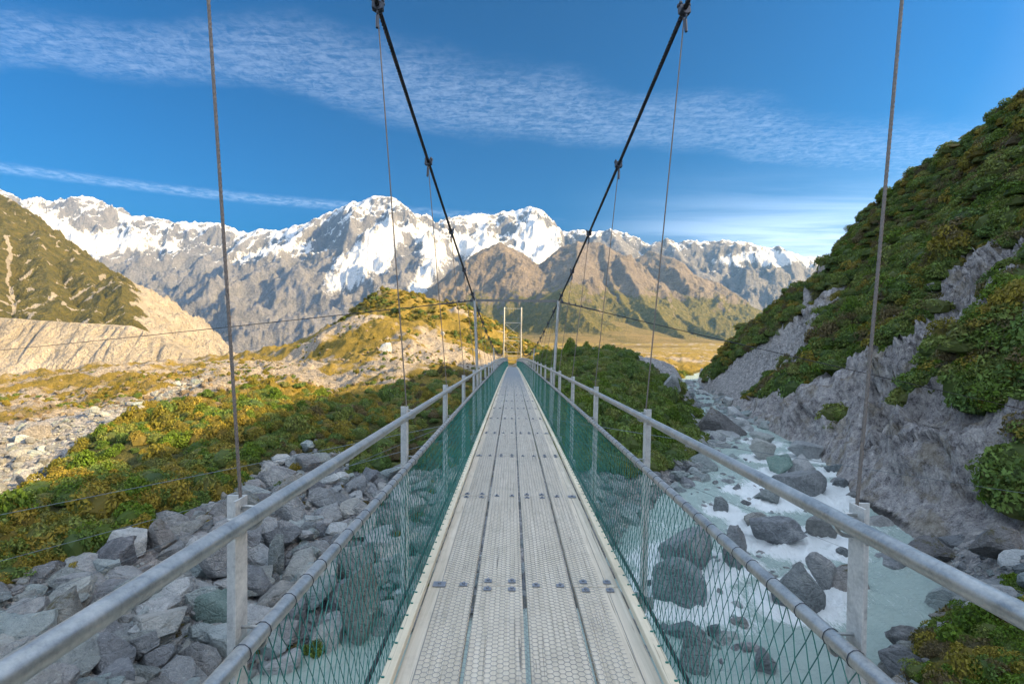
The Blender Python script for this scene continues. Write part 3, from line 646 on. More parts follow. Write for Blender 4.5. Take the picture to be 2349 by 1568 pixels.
# boulders that stand in the stream: px, py of foot, width, height (photo px), material
STREAM = [(1754,1054,60,42,'rock_pale'),(1856,1052,76,34,'rock_pale'),(1794,1088,56,42,'rock_green'),(1841,1088,60,40,'rock_pale'),(1757,1016,62,24,'rock_pale'),(1834,1030,32,22,'rock'),
 (1845,1136,142,50,'rock'),(1936,1118,46,18,'rock_wet'),(1929,1086,56,18,'rock_wet'),(1768,1152,62,32,'rock'),(1660,1175,42,30,'rock_wet'),(1746,1208,76,30,'rock'),(1794,1250,128,50,'rock_wet'),(1896,1238,72,46,'rock'),
 (1578,1305,146,74,'rock_wet'),(1695,1300,60,80,'rock'),(1578,1385,168,80,'rock_wet'),(1840,1398,122,84,'rock_wet'),(1607,1548,82,92,'rock'),(1760,1548,56,66,'rock_pale'),(1900,1350,74,76,'rock'),(1940,1275,36,20,'rock_wet'),
 (820,1488,96,170,'rock_moss'),(1700,985,46,26,'rock_pale'),(1880,1018,40,16,'rock_wet'),(1960,1140,30,14,'rock_wet'),(1690,1125,26,12,'rock_wet'),(1700,1440,40,18,'rock_wet'),(1640,1460,34,22,'rock_wet'),(700,1330,60,36,'rock_pale')]
def on_water(px, py):
    k = (px-CX)/F; rt = (CY-py)/F; d = -8.2/rt
    for _ in range(6): d = float(water_z(np.array(k*d), np.array(d)))/rt
    return Vector((k*d, d, rt*d))
SPOS = [on_water(s[0], s[1]) for s in STREAM]
foam = np.clip(.5*ridged(wxp*1.0+wyp*.5, wyp*.6, 4.5, 4)+.45, 0, 1)*.34
for s, p in zip(STREAM, SPOS):
    rr = s[2]*p.y/F*.5; dd = np.hypot(wxp-p.x, (wyp-p.y-.3*rr)); foam = np.maximum(foam, (1-sstep(dd-rr, .0, .7+.8*rr))*.8)
casc = np.maximum(sstep(wyp, 14, 17)*(1-sstep(wyp, 20, 26)), sstep(wyp, 21, 24)*(1-sstep(wyp, 28, 33)))
foam = np.clip(foam + .24*casc*np.clip(.6+1.2*fbm(wxp, wyp, 2.5, 4), 0, 1), 0, 1)
foam = foam*(.35+.65*sstep(wyp, 13.5, 15.5)) * (.6+.4*sstep(25-np.abs(wxp-9), 10, 16))
wzp = wzp + (.045+.16*foam)*ridged(wxp, wyp, 1.1, 4) + .05*fbm(wxp, wyp, .5, 3)*foam
def m_water():
    m, t = mat('glacial_water'); p = gpos(t); f = t.attr('foam')
    q = t.mapping(p, (2.6, .7, 1), (0, 0, R(-12))); n = t.noise(q, 3.2, 6, .68, .8); n2 = t.noise(q, 17, 7, .75, .6)
    k = t.step(t.math('ADD', f, t.math('MULTIPLY_ADD', t.math('ADD', n, n2), 1.1, -1.1)), .36, .72)
    c = t.mix(t.noise(p, .5, 3), (.34, .46, .43), (.46, .57, .52)); c = t.mix(k, c, (.80, .86, .86))
    t.put(t.b, 'Base Color', c); t.put(t.b, 'Roughness', t.math('MULTIPLY_ADD', k, .5, .16))
    bump(t, t.math('ADD', n, t.math('MULTIPLY', n2, .5)), .9, .2); return m
tag(link(bpy.data.objects.new('river', mesh_np('river', np.stack([wxp, wyp, wzp], -1), inv.reshape(rq.shape), m_water(), True, dict(foam=foam)))), 'milky turquoise glacial river with white rapids', 'river', None, 'structure')

# ------------------------------------------------------------------ suspension bridge
BX = .10; PITCH = 1.97; D1 = 1.265; NP = 52
def deck(d): q = d-3.235; return -1.63 - .015*q - .000222*q*q*(q > 0)
def slope(d): q = max(0, d-3.235); return -.015 - .000444*q
def cz(d):
    return -1.17 + (.00188 if d < 45.7 else .00233)*(d-45.7)**2
def cw(d): return 1.02 + max(0, d-45.7)/60*.86
POSTS = [D1+PITCH*i for i in range(-2, NP-1)]
DEND = POSTS[-1]
bridge = bpy.data.objects.new('suspension_bridge', None); bridge.location = (BX, POSTS[0], deck(POSTS[0])-.3); link(bridge)
tag(bridge, 'narrow timber and steel suspension footbridge with green mesh sides', 'bridge')
bpy.context.view_layer.update(); BINV = bridge.matrix_world.inverted()
def bput(name, me, loc, rot=(0, 0, 0), parent=None):
    o = bpy.data.objects.new(name, me); COL.objects.link(o)
    p = parent or bridge; o.parent = p
    o.matrix_basis = Matrix.Translation(loc) @ Euler(rot).to_matrix().to_4x4()
    if p is bridge: o.matrix_parent_inverse = BINV
    return o
def bbuild(mb, name, m, smooth=False): return bput(name, mb.mesh(name, m, smooth), (0, 0, 0))
def along(x, dz, d0, d1, step): 
    n = max(2, int((d1-d0)/step)+1); return [(BX+x, d, deck(d)+dz) for d in np.linspace(d0, d1, n)]
# planks
PW, PT = .300, .048; PXS = [-.483, -.161, .161, .483]
plank_me = MB().box((0, 0, -PT/2), (PW, 2*PITCH-.008, PT), bev=.004).mesh('plank', M['plank'])
half_me = MB().box((0, 0, -PT/2), (PW, PITCH-.008, PT), bev=.004).mesh('plank_short', M['plank'])
for c, px in enumerate(PXS):
    i = 0
    if c % 2:
        d = POSTS[0]+PITCH/2; bput('plank', half_me, (BX+px, d, deck(d)), (math.atan(slope(d)), 0, 0)); i = 1
    while i < len(POSTS)-1:
        two = i+2 <= len(POSTS)-1; L = 2*PITCH if two else PITCH; d = POSTS[i]+L/2
        bput('plank', plank_me if two else half_me, (BX+px+random.uniform(-.003, .003), d, deck(d)+random.uniform(-.0015, .0015)), (math.atan(slope(d)), 0, random.uniform(-.0008, .0008)))
        i += 2
kerb_me = MB().box((0, 0, .023), (.055, 2*PITCH-.006, .046), bev=.004).mesh('kerb', M['kerb'])
for s in (-1, 1):
    for i in range(0, len(POSTS)-2, 2):
        d = POSTS[i]+PITCH; bput('kerb', kerb_me, (BX+s*.668, d, deck(d)+.002), (math.atan(slope(d)), 0, 0))
# cross beams, bolts
beam_me = MB().box((0, 0, -PT-.042), (1.72, .05, .08)).box((0, .03, -PT-.008), (1.72, .03, .008)).mesh('cross_beam', M['pole'])
def bolt(mb, c, sz):
    x, y, z = c; mb.box((x, y, z+.003), (sz, sz*.8, .006)); mb.tube([(x, y, z+.004), (x, y, z+.018)], .011, 6)
bolt_me = MB(); bolt(bolt_me, (0, 0, 0), .050); bolt_me = bolt_me.mesh('bolt', M['washer'])
bigb_me = MB(); bolt(bigb_me, (0, 0, 0), .084); bigb_me = bigb_me.mesh('bolt_plate', M['washer'])
far_b = MB(); nb = 0
for i, d in enumerate(POSTS[1:-1]):
    bput('cross_beam', beam_me, (BX, d, deck(d)))
    sl = (math.atan(slope(d)), 0, 0)
    for j in range(8):
        x = (j-3.5)*.1615; c = j//2; joint = (c % 2) == ((i+1) % 2)
        for dy in ((-.055, .055) if joint else (0,)):
            big = j in (0, 7) and not joint
            if nb < 290:
                if d > .5: bput('bolt', bigb_me if big else bolt_me, (BX+x, d+dy, deck(d+dy)+.0035), sl); nb += 1
            else: bolt(far_b, (BX+x, d+dy, deck(d+dy)+.0035), .046)
o = bbuild(far_b, 'bolt', M['washer']); o['kind'] = 'stuff'
# hexagonal wire netting stapled on the planks, one sheet to a bay
hx = MB(); a = .0205; cwid = a*1.5; nrow = int(PITCH/(a*math.sqrt(3))); ry = PITCH/nrow
def hexseg(p, q):
    p, q = Vector((*p, .0042)), Vector((*q, .0042)); t = (q-p).normalized(); n = Vector((-t.y, t.x, 0))*.0011; up = Vector((0, 0, .0014))
    hx.add([p-n, p+up, p+n, q-n, q+up, q+n], [(0, 3, 4, 1), (1, 4, 5, 2)])
ncol = int(1.1/(cwid))
for ci in range(ncol):
    for ri in range(nrow):
        x = -.55+ci*cwid; y = (ri+(.5 if ci % 2 else 0))*ry
        A = (x, y); e = (x+a, y); hexseg(A, e)
        if ci < ncol-1: hexseg(e, (x+cwid, y+ry/2)); hexseg(e, (x+cwid, y-ry/2))
hx_me = hx.mesh('wire_netting', M['hex'])
edge_me = MB().tube([(0, 0, .0055), (0, PITCH, .0055)], .0016, 4).mesh('selvedge', M['hex'])
for d in POSTS[:-1]:
    r_ = (math.atan((deck(d+PITCH)-deck(d))/PITCH), 0, 0)
    n = bput('wire_netting', hx_me, (BX, d, deck(d)), r_); n['kind'] = 'stuff'
    for s in (-1, 1): bput('selvedge', edge_me, (BX+s*.553, d, deck(d)), r_)
# posts with U-bolts, one angle iron each side
TOPR, LOWR, RX, LX = 1.152, .845, .75, .738
def post_mesh(s):
    mb = MB(); x0 = s*(RX+.023); t = .005; h0, h1 = -.16, TOPR+.05
    mb.box((x0+s*t/2, -.0275, (h0+h1)/2), (t, .055, h1-h0)); mb.box((x0+s*(.028), -t/2+.0003, (h0+h1)/2), (.05-t, t, h1-h0-.0006))
    return mb.mesh('post', M['post'])
def ubolt_mesh(s, off):
    mb = MB(); Rr = .0275; x0 = s*(RX+.023); c = Vector((s*off, -.026, 0)); L = abs(x0)-abs(off)
    pts = [(x0+s*.015, -.026, Rr)] + [(c.x - s*Rr*math.sin(R(q)), -.026, Rr*math.cos(R(q))) for q in range(0, 181, 20)] + [(x0+s*.015, -.026, -Rr)]
    mb.tube(pts, .005, 6)
    for zz in (Rr, -Rr): mb.tube([(x0+s*.0052, -.026, zz), (x0+s*.013, -.026, zz)], .0095, 6)
    return mb.mesh('u_bolt', M['galv'], True)
def clip_mesh(s):
    mb = MB(); x0 = s*(RX+.043)
    for zz in (-.02, .012): mb.ring((x0, -.015, zz), .0115, .0035, 'z', 10, 5)
    mb.box((x0, -.033, -.004), (.022, .012, .05), bev=.003); return mb.mesh('rope_clip', M['galv'])
pm = {s: post_mesh(s) for s in (-1, 1)}; um = {(s, o): ubolt_mesh(s, o) for s in (-1, 1) for o in (RX, LX)}; cm = {s: clip_mesh(s) for s in (-1, 1)}
for d in POSTS[1:-1]:
    for s in (-1, 1):
        p = bput('post', pm[s], (BX, d, deck(d)), (0, s*.012, 0))
        bput('u_bolt', um[s, RX], (0, 0, TOPR), parent=p); bput('u_bolt', um[s, LX], (0, 0, LOWR), parent=p)
        if d < 45: bput('rope_clip', cm[s], (0, 0, TOPR-.02), parent=p)
# rails
for s in (-1, 1):
    for nm, x, h in (('handrail', RX, TOPR), ('lower_rail', LX, LOWR)):
        r = bbuild(MB().tube(along(s*x, h, POSTS[0], DEND, .6), .0215, 20), nm, M['galv'], True)
        sl = MB()
        for k in range(8):
            d = 5.2+k*10.5+(1.2 if h < 1 else 0)
            if d < DEND: sl.tube(along(s*x, h, d-.05, d+.05, .05), .0245, 14)
        bput('rail_sleeve', sl.mesh('rail_sleeve', M['galv'], True), (0, 0, 0), parent=r)
    # tie wires round the lower rail
    tw = MB()
    for j in range(int(40/.125)):
        d = .4+j*.125+random.uniform(-.02, .02); tw.ring((BX+s*LX, d, deck(d)+LOWR), 0.0226, .0016, 'y', 10, 4)
    t_ = bbuild(tw, 'tie_wire', M['clamp']); t_['kind'] = 'stuff'
    bbuild(MB().tube(along(s*.775, -.02, POSTS[0], DEND, .6), .012, 8), 'deck_cable', M['cable'], True)
# chain-link netting between lower rail and kerb, a panel to a bay
def net_mesh(s, wr=.0019):
    mb = MB(); wpit = .0292; rows = 14; x1, z1 = s*LX, LOWR-.024; x0, z0 = s*.701, .012
    nw = int(round(PITCH/wpit/2))*2; wp = PITCH/nw; rn = random.Random(4+s)
    jit = {}
    def node(i, j):
        if (i, j) not in jit:
            f = j/rows; sag = .012*math.sin(f*math.pi)
            jit[i, j] = Vector((x0+(x1-x0)*f - s*sag*.6 + rn.uniform(-.002, .002), i*wp + rn.uniform(-.004, .004)*(0 < i < nw), z0+(z1-z0)*f + rn.uniform(-.006, .006)*(0 < j < rows)))
        return jit[i, j]
    for i in range(nw):
        pts = []
        for j in range(rows+1):
            pts.append(node(i + ((i+j) % 2), j) + Vector((s*.0016*(1 if j % 2 else -1), 0, 0)))
        V_ = []; n3 = 3
        for k, p in enumerate(pts):
            for q in range(n3):
                th = 2*math.pi*q/n3; V_.append(p+Vector((wr*math.sin(th), wr*math.cos(th), 0)))
        f = [(k*n3+q, k*n3+(q+1) % n3, (k+1)*n3+(q+1) % n3, (k+1)*n3+q) for k in range(rows) for q in range(n3)]
        mb.add(V_, f)
    mb.tube([(x1, 0, z1), (x1, PITCH, z1)], .003, 4); return mb.mesh('mesh_panel', M['net'])
def hook_mesh(s):
    mb = MB()
    for j in range(15):
        y = (j+.5)*PITCH/15; x = s*.686
        mb.tube([(x, y, .05), (x+s*.013, y+.003, .056), (x+s*.014, y, .03), (s*.704, y, .012)], .003, 4); mb.box((x-s*.004, y, .0505), (.014, .008, .006))
    return mb.mesh('net_hook', M['net'])
nm_ = {s: net_mesh(s) for s in (-1, 1)}; nf_ = {s: net_mesh(s, .0011) for s in (-1, 1)}; ng_ = {s: net_mesh(s, .0007) for s in (-1, 1)}; hk = {s: hook_mesh(s) for s in (-1, 1)}
for d in POSTS[:-1]:
    r_ = (math.atan((deck(d+PITCH)-deck(d))/PITCH), 0, 0)
    for s in (-1, 1):
        p = bput('mesh_panel', nm_[s] if d < 7 else nf_[s] if d < 16 else ng_[s], (BX, d, deck(d)), r_); p['kind'] = 'stuff'
        if d < 50: q = bput('net_hook', hk[s], (0, 0, 0), parent=p); q['kind'] = 'stuff'
# main cables
for s in (-1, 1):
    pts = [(BX+s*cw(d), d, cz(d)) for d in np.arange(-8, 14, .03)]
    pts += [(BX+s*cw(d), d, cz(d)) for d in np.arange(14, 106.1, .5)]
    bbuild(MB().tube(pts, .0172, 12, twist=30, lobes=6), 'main_cable', M['cable'], True)
# hangers with clamps
clamp = MB()
clamp.box((0, 0, -.004), (.075, .035, .055), bev=.008); clamp.ring((0, -.012, 0), .031, .008, 'y', 14, 6); clamp.ring((0, .014, 0), .031, .008, 'y', 14, 6)
for sx in (-1, 1):
    for yy in (-.012, .014): clamp.tube([(sx*.031, yy, -.02), (sx*.031, yy, .052)], .007, 6); clamp.tube([(sx*.031, yy, .03), (sx*.031, yy, .043)], .0125, 6)
clamp.ring((0, 0, -.055), .018, .006, 'x', 12, 6); clamp.tube([(0, 0, -.07), (0, 0, -.16)], [.013, .0095], 8)
clamp_me = clamp.mesh('cable_clamp', M['clamp'], True)
for d in POSTS[:-1]:
    for s in (-1, 1):
        dd = d-.015; top = Vector((BX+s*cw(d), dd, cz(d)-.05)); pt = Vector((BX+s*(RX+.044), dd, deck(d)+TOPR)); bot = Vector((BX+s*(RX+.043), dd, deck(d)-.1))
        if top.z < pt.z+.06: top.z = pt.z+.06
        if d < 7:
            n = int((top-pt).length/.012); pts = [top.lerp(pt, k/n) for k in range(n+1)] + [pt.lerp(bot, k/60) for k in range(1, 61)]
            h = bbuild(MB().tube(pts, 0.0046, 12, twist=70, lobes=6), 'hanger', M['hanger'], True)
        else: h = bbuild(MB().tube([top, pt, bot], .0047, 6), 'hanger', M['hanger'], True)
        c = bpy.data.objects.new('cable_clamp', clamp_me); COL.objects.link(c); c.parent = h
        c.location = (BX+s*cw(d), dd, cz(d)); c.rotation_euler = (math.atan((cz(d+.1)-cz(d-.1))/.2), 0, random.uniform(-.3, .3)); h_par = h
        c.matrix_parent_inverse = Matrix.Identity(4)
# portal frame and the pole pair beyond it
def pole(d, top):
    for s in (-1, 1):
        q = bbuild(MB().tube([(BX+s*.87, d, deck(d)-.25), (BX+s*(cw(d)-.005), d, top)], .033, 14), 'pole', M['pole'], True)
        bput('pole_collar', MB().ring((BX+s*.79, d, deck(d)+LOWR), .05, .012, 'y', 14, 6).mesh('pole_collar', M['clamp'], True), (0, 0, 0), parent=q)
PF = 11.7; pole(PF, cz(PF)+.01); pole(24., cz(24.)-.02)
bbuild(MB().box((BX, PF, cz(PF)-.005), (2.03, .006, .06)).box((BX, PF+.03, cz(PF)+.022), (2.03, .06, .006)), 'portal_beam', M['beam'])
# guy wires
def wire_to(name, a, px, py, d, ext, r, clips=0):
    a = Vector(a); b = Vector(pw(px, py, d)); e = a + (b-a)*ext; n = 24; L = (e-a).length
    pts = [a.lerp(e, k/n) - Vector((0, 0, .004*L*4*(k/n)*(1-k/n)*.35)) for k in range(n+1)]
    o = bbuild(MB().tube(pts, r, 6), name, M['cable'] if r > .008 else M['wire'], True)
    mb = MB(); t = (e-a).normalized()
    for k in range(clips):
        p = a + t*(.12+.17*k); mb.box(p+Vector((0, 0, .012)), (.035, .03, .06), bev=.006); mb.tube([p+Vector((0, 0, .01)), p+Vector((0, 0, .06))], .006, 5)
    if clips: mb.tube([a, a+t*1.1], .017, 6); bput('wire_clip', mb.mesh('wire_clip', M['clamp']), (0, 0, 0), parent=o)
zt = cz(PF)
wire_to('guy_wire', (BX-1.0, PF, zt-.01), 0, 815, 22, 1.6, .011, 5); wire_to('guy_wire', (BX+1.0, PF, zt-.01), 2348, 922, 16, 1.45, .011, 4)
wire_to('guy_wire', (BX-.78, 11.6, deck(11.6)-.05), 0, 1193, 10.5, 1.6, .0065); wire_to('guy_wire', (BX-.78, 9.7, deck(9.7)-.05), 0, 1300, 9, 1.5, .005)
wire_to('guy_wire', (BX+.78, 11.6, deck(11.6)-.05), 2348, 1114, 13, 1.35, .0065); wire_to('guy_wire', (BX+.78, 9.7, deck(9.7)-.05), 1900, 1230, 14, 1.2, .004)
wire_to('guy_wire', (BX-.78, 13.6, deck(13.6)-.05), 0, 1420, 10, 1.3, .005)
# far tower: four lattice legs leaning together lengthwise
DT = 106.; zb = deck(DT)-.6; zt = 7.6
tower = bput('tower', MB().box((BX, DT, zb), (4.2, 3.4, .5), bev=.05).mesh('tower', M['rock_pale']), (0, 0, 0))
for s in (-1, 1):
    for yy in (0, 2.6):
        bput('tower_leg', MB().tube([(BX+s*1.92, DT+yy, zb), (BX+s*1.86, DT+yy*.12, zt)], .16 if yy == 0 else .11, 10).mesh('tower_leg', M['pole'], True), (0, 0, 0), parent=tower)
    lat = MB()
    for k in range(9):
        f0, f1 = k/9, (k+1)/9; y0, y1 = 2.6*(1-.88*f0), 2.6*(1-.88*f1); z0_, z1_ = zb+(zt-zb)*f0, zb+(zt-zb)*f1
        lat.tube([(BX+s*1.9, DT, z0_), (BX+s*1.9, DT+y1, z1_)], .04, 5); lat.tube([(BX+s*1.9, DT, z1_), (BX+s*1.9, DT+y1, z1_)], .04, 5)
    bput('lattice', lat.mesh('lattice', M['pole']), (0, 0, 0), parent=tower)
for z, y in ((zt-.3, 0), (4.2, .1), (1.0, 1.0), (.3, 0), (-2.2, 0), (-3.2, 2.2)):
    bput('tower_brace', MB().tube([(BX-1.88, DT+y, z), (BX+1.88, DT+y, z)], .055, 6).mesh('tower_brace', M['pole']), (0, 0, 0), parent=tower)
xb = MB()
for z0_, z1_ in ((1.0, 4.2), (-2.2, .3)):
    xb.tube([(BX-1.86, DT+.2, z0_), (BX+1.86, DT+.2, z1_)], .03, 5); xb.tube([(BX+1.86, DT+.2, z0_), (BX-1.86, DT+.2, z1_)], .03, 5)
bput('cross_bracing', xb.mesh('cross_bracing', M['pole']), (0, 0, 0), parent=tower)

bridge.matrix_world = Matrix.Rotation(R(.7), 4, 'Y') @ bridge.matrix_world

# ------------------------------------------------------------------ stones
def rock_mesh(name, seed, sub, mt, flat=1.0, ang=.97):
    bm = bmesh.new(); bmesh.ops.create_icosphere(bm, subdivisions=sub, radius=1.0)
    rg = np.random.default_rng(seed); v = np.array([q.co[:] for q in bm.verts])
    v = v*(1 + .22*perlin3(v*.9+seed*7.1)+.12*perlin3(v*2.1+seed*3.3))[:, None]
    for _ in range(14):
        n = rg.normal(size=3); n /= np.linalg.norm(n); c = rg.uniform(.42, .78)
        o = np.maximum(0, v@n-c); v = v - ang*o[:, None]*n
    v = v*(1 + .045*perlin3(v*4.5+seed)+.025*perlin3(v*9+seed))[:, None]
    v = v*np.array([1, rg.uniform(.65, .95), flat*rg.uniform(.6, .85)])
    v /= np.abs(v[:, 0]).max()
    for q, c in zip(bm.verts, v): q.co = c
    me = bpy.data.meshes.new(name); bm.to_mesh(me); bm.free()
    me.polygons.foreach_set('use_smooth', np.ones(len(me.polygons), bool)); me.set_sharp_from_angle(angle=R(24))
    me.materials.append(M[mt]); return me
RM = {}
def rocks_for(mt):
    if mt not in RM: RM[mt] = [rock_mesh('boulder', 10+i, 4, mt) for i in range(9)]
    return RM[mt]
def boulder(p, w, h, mt, label, group=None, var=None, sink=.3, name='boulder'):
    """w, h: half width and full height in metres; stands on p"""
    me = rocks_for(mt)[random.randrange(9) if var is None else var]
    o = bpy.data.objects.new(name, me); zs = max(abs(c.co.z) for c in me.vertices)
    sz = h/(zs*(2-sink)); o.scale = (w, w*random.uniform(.8, 1.15), sz)
    o.location = (p[0], p[1], p[2]+sz*zs*(1-sink)); o.rotation_euler = (random.uniform(-.15, .15), random.uniform(-.15, .15), random.choice([0, math.pi])+random.uniform(-.35, .35))
    return tag(link(o), label, 'boulder', group)
def at_px(px, py): return hit(px, py)
G_ST = 'boulders standing in the river'
for s, p in zip(STREAM, SPOS):
    lab = {'rock_pale': 'pale grey rounded boulder standing in the milky river', 'rock': 'mid grey blocky boulder standing in the milky river', 'rock_wet': 'dark wet boulder washed by the white rapids', 'rock_green': 'greenish rounded boulder between pale boulders in the river', 'rock_moss': 'tall leaning mossy boulder at the water beside the bridge netting'}[s[4]]
    hw = s[2]*p.y/F*.5; boulder((p.x, p.y+hw*.4, p.z-.1), hw, s[3]*p.y/F*1.12+.1, s[4], lab, None if s[4] in ('rock_green', 'rock_moss') else G_ST+', '+s[4].replace('rock_', '').replace('rock', 'grey'), sink=.35)
# single big stones on the banks: px, py of foot, width, height, material, label
BIG = [(492,1340,120,122,'rock','largest grey boulder on the left bank, split by pale veins'),(489,1450,132,74,'rock_green','green tinted layered boulder lying among grey river stones'),(359,1270,70,76,'rock_moss','lichen covered boulder beside a yellowish mossy stone on the bank'),
 (625,1330,42,92,'rock','upright slab of rock behind the first left post'),(656,1200,84,66,'rock','broad rounded boulder behind the left handrail'),(629,1124,72,38,'rock','long rounded boulder at the foot of the left scrub slope'),(706,1082,66,40,'rock','rounded boulder half sunk in scrub above the left handrail'),
 (113,1465,132,96,'rock_moss','dark boulder with a mossy brown flank at the river edge'),(73,1010,66,36,'rock_moss','big dark boulder where the scree bank meets the sunlit moraine'),(55,1120,62,40,'rock_pale','long pale slab lying in the left scree'),
 (1660,1032,128,100,'rock_moss','huge dark boulder with moss on top at the bend of the river'),(1545,915,52,60,'rock','smooth grey dome of rock rising out of the scrub mound'),(1659,1052,74,40,'rock','grey boulder below the huge mossy boulder at the bend'),
 (880,806,36,18,'rock_pale','white block of rock on the sunlit moraine hump'),(1956,1445,150,112,'rock_moss','rust and lichen stained boulder behind the right post'),(2060,1355,148,76,'rock','long lichen speckled boulder on the right bank'),(2031,1258,124,52,'rock_pale','pale flat slab at the edge of the calm water on the right'),
 (2155,1300,128,62,'rock_moss','pair of dark rounded humps of rock by the calm water'),(2312,1285,96,72,'rock_moss','dark boulder at the foot of the right cliff'),(2184,1405,90,48,'rock_pale','pale stepped slab among bright cushion plants'),(2012,1530,76,46,'rock_pale','smooth pale boulder beside the gravel on the right bank'),
 (1015,770,12,9,'rock_pale','small block on the skyline of the moraine hump'),(225,1556,130,86,'rock_pale','large smooth pale slab at the left river edge'),(444,1566,120,76,'rock_pale','broad cracked pale slab between river stones'),(342,1566,76,70,'rock_pale','flat sided pale slab standing on edge by the river')]
BIGP = []
for px, py, wd, hh, mt, lab in BIG:
    p = at_px(px, py); hw = wd*p.y/F*.5; BIGP.append((p.x, p.y+.5*hw, hw))
    boulder((p.x, p.y+.45*hw, p.z-.1*hw), hw, hh*p.y/F*1.15, mt, lab, sink=.25)
# scattered stones
FIELD_L = [(-200,1345),(0,1345),(150,1290),(330,1240),(440,1190),(560,1120),(600,1060),(720,1010),(860,1080),(1000,1070),(1130,1010),(1180,1300),(1000,1568),(900,1700),(-200,1700)]
FIELD_R = [(1200,1300),(1230,1050),(1480,1080),(1610,1000),(1640,920),(1600,890),(1700,930),(1700,960),(1650,1060),(1590,1150),(1560,1300),(1400,1600),(1190,1600)]
FIELD_B = [(1560,1700),(1560,1520),(1800,1450),(1900,1380),(1980,1300),(2120,1250),(2348,1240),(2500,1280),(2348,1400),(2150,1470),(2090,1600),(2000,1700)]
LIT = [(-200,1000),(0,990),(0,865),(150,850),(450,828),(640,808),(830,725),(960,745),(1090,800),(1090,850),(900,870),(700,920),(560,960),(330,930),(120,985)]
def scatter(n, poly, y0, y1, kr, maxveg=None, minveg=None, onwater=False):
    k = RNG.uniform(kr[0], kr[1], n); d = np.exp(RNG.uniform(math.log(y0), math.log(y1), n)); x = k*d
    z = terrain(x, d); px, py = CX+F*k, CY-F*z/d
    m = in_poly(px, py, poly) if poly else np.ones(n, bool)
    if not onwater: m &= (z > water_z(x, d)-.25)
    return x[m], d[m], z[m], px[m], py[m]
class Pts:
    def __init__(s): s.p = []; s.s = []; s.r = []; s.v = []
    def add(s, p, sc, r, v): s.p.append(p); s.s.append(sc); s.r.append(r); s.v.append(v)
def instancer(name, pts, srcs, label, cat):
    n = len(pts.p); me = bpy.data.meshes.new(name); me.vertices.add(n); me.vertices.foreach_set('co', np.array(pts.p, np.float32).ravel())
    for nm, dat in (('isc', pts.s), ('irot', pts.r)):
        a_ = me.attributes.new(nm, 'FLOAT_VECTOR', 'POINT'); a_.data.foreach_set('vector', np.array(dat, np.float32).ravel())
    a_ = me.attributes.new('ivar', 'INT', 'POINT'); a_.data.foreach_set('value', np.array(pts.v, np.int32))
    o = link(bpy.data.objects.new(name, me)); tag(o, label, cat, None, 'stuff')
    g = bpy.data.node_groups.new(name, 'GeometryNodeTree'); g.interface.new_socket('Geometry', in_out='INPUT', socket_type='NodeSocketGeometry'); g.interface.new_socket('Geometry', in_out='OUTPUT', socket_type='NodeSocketGeometry')
    N = g.nodes; L = g.links; gi_ = N.new('NodeGroupInput'); go = N.new('NodeGroupOutput'); iop = N.new('GeometryNodeInstanceOnPoints'); j = N.new('GeometryNodeJoinGeometry')
    for s_ in reversed(srcs):
        oi = N.new('GeometryNodeObjectInfo'); oi.inputs[0].default_value = s_; oi.inputs['As Instance'].default_value = False; oi.transform_space = 'ORIGINAL'
        gt = N.new('GeometryNodeGeometryToInstance'); L.new(oi.outputs['Geometry'], gt.inputs[0]); L.new(gt.outputs[0], j.inputs[0])
    L.new(gi_.outputs[0], iop.inputs['Points']); L.new(j.outputs[0], iop.inputs['Instance']); iop.inputs['Pick Instance'].default_value = True
    def at(nm, ty):
        q = N.new('GeometryNodeInputNamedAttribute'); q.data_type = ty; q.inputs[0].default_value = nm; return q.outputs[0]
    L.new(at('ivar', 'INT'), iop.inputs['Instance Index']); L.new(at('isc', 'FLOAT_VECTOR'), iop.inputs['Scale'])
    e2r = N.new('FunctionNodeEulerToRotation'); L.new(at('irot', 'FLOAT_VECTOR'), e2r.inputs[0]); L.new(e2r.outputs[0], iop.inputs['Rotation'])
    L.new(iop.outputs[0], go.inputs[0]); md = o.modifiers.new('scatter', 'NODES'); md.node_group = g
    return o
cand = []   # (seen size, x, y, z, half width, field)
def gather(n, poly, y0, y1, kr, smin, smax, pw_, fld):
    x, d, z, px, py = scatter(n, poly, y0, y1, kr)
    for i in range(len(x)):
        s = smin*(smax/smin)**(random.random()**pw_)
        if any((x[i]-b[0])**2+(d[i]-b[1])**2 < (b[2]*.8)**2 for b in BIGP): s *= .4
        cand.append((s/d[i], x[i], d[i], z[i], s, fld))
gather(7500, FIELD_L, 9, 34, (-1.15, .05), .06, .8, 1.9, 0)
gather(4200, FIELD_R, 9, 100, (-.02, .5), .05, .8, 2.1, 1)
gather(3000, FIELD_B, 8, 22, (.3, 1.15), .04, .6, 2.4, 2)
UPR = [(1575,880),(1640,895),(1740,955),(1800,985),(1720,1010),(1650,1060),(1600,1150),(1540,1140),(1540,1060),(1590,1000)]
xx, dd_, zz, _, _ = scatter(1500, UPR, 26, 115, (.3, .6), onwater=True)
for i in range(len(xx)): q_ = random.uniform(.3, 1.0)*random.choice([.5, .7, 1, 1.25]); cand.append((q_/dd_[i], xx[i], dd_[i], max(zz[i], float(water_z(xx[i], dd_[i]))-.25*q_), q_, 1))
xx, dd_, zz, _, _ = scatter(1300, [(1380,1620),(1480,1400),(1560,1200),(1640,1070),(1760,1000),(1980,1110),(1960,1200),(1900,1300),(1800,1420),(1700,1620)], 10, 40, (.15, .8), onwater=True)
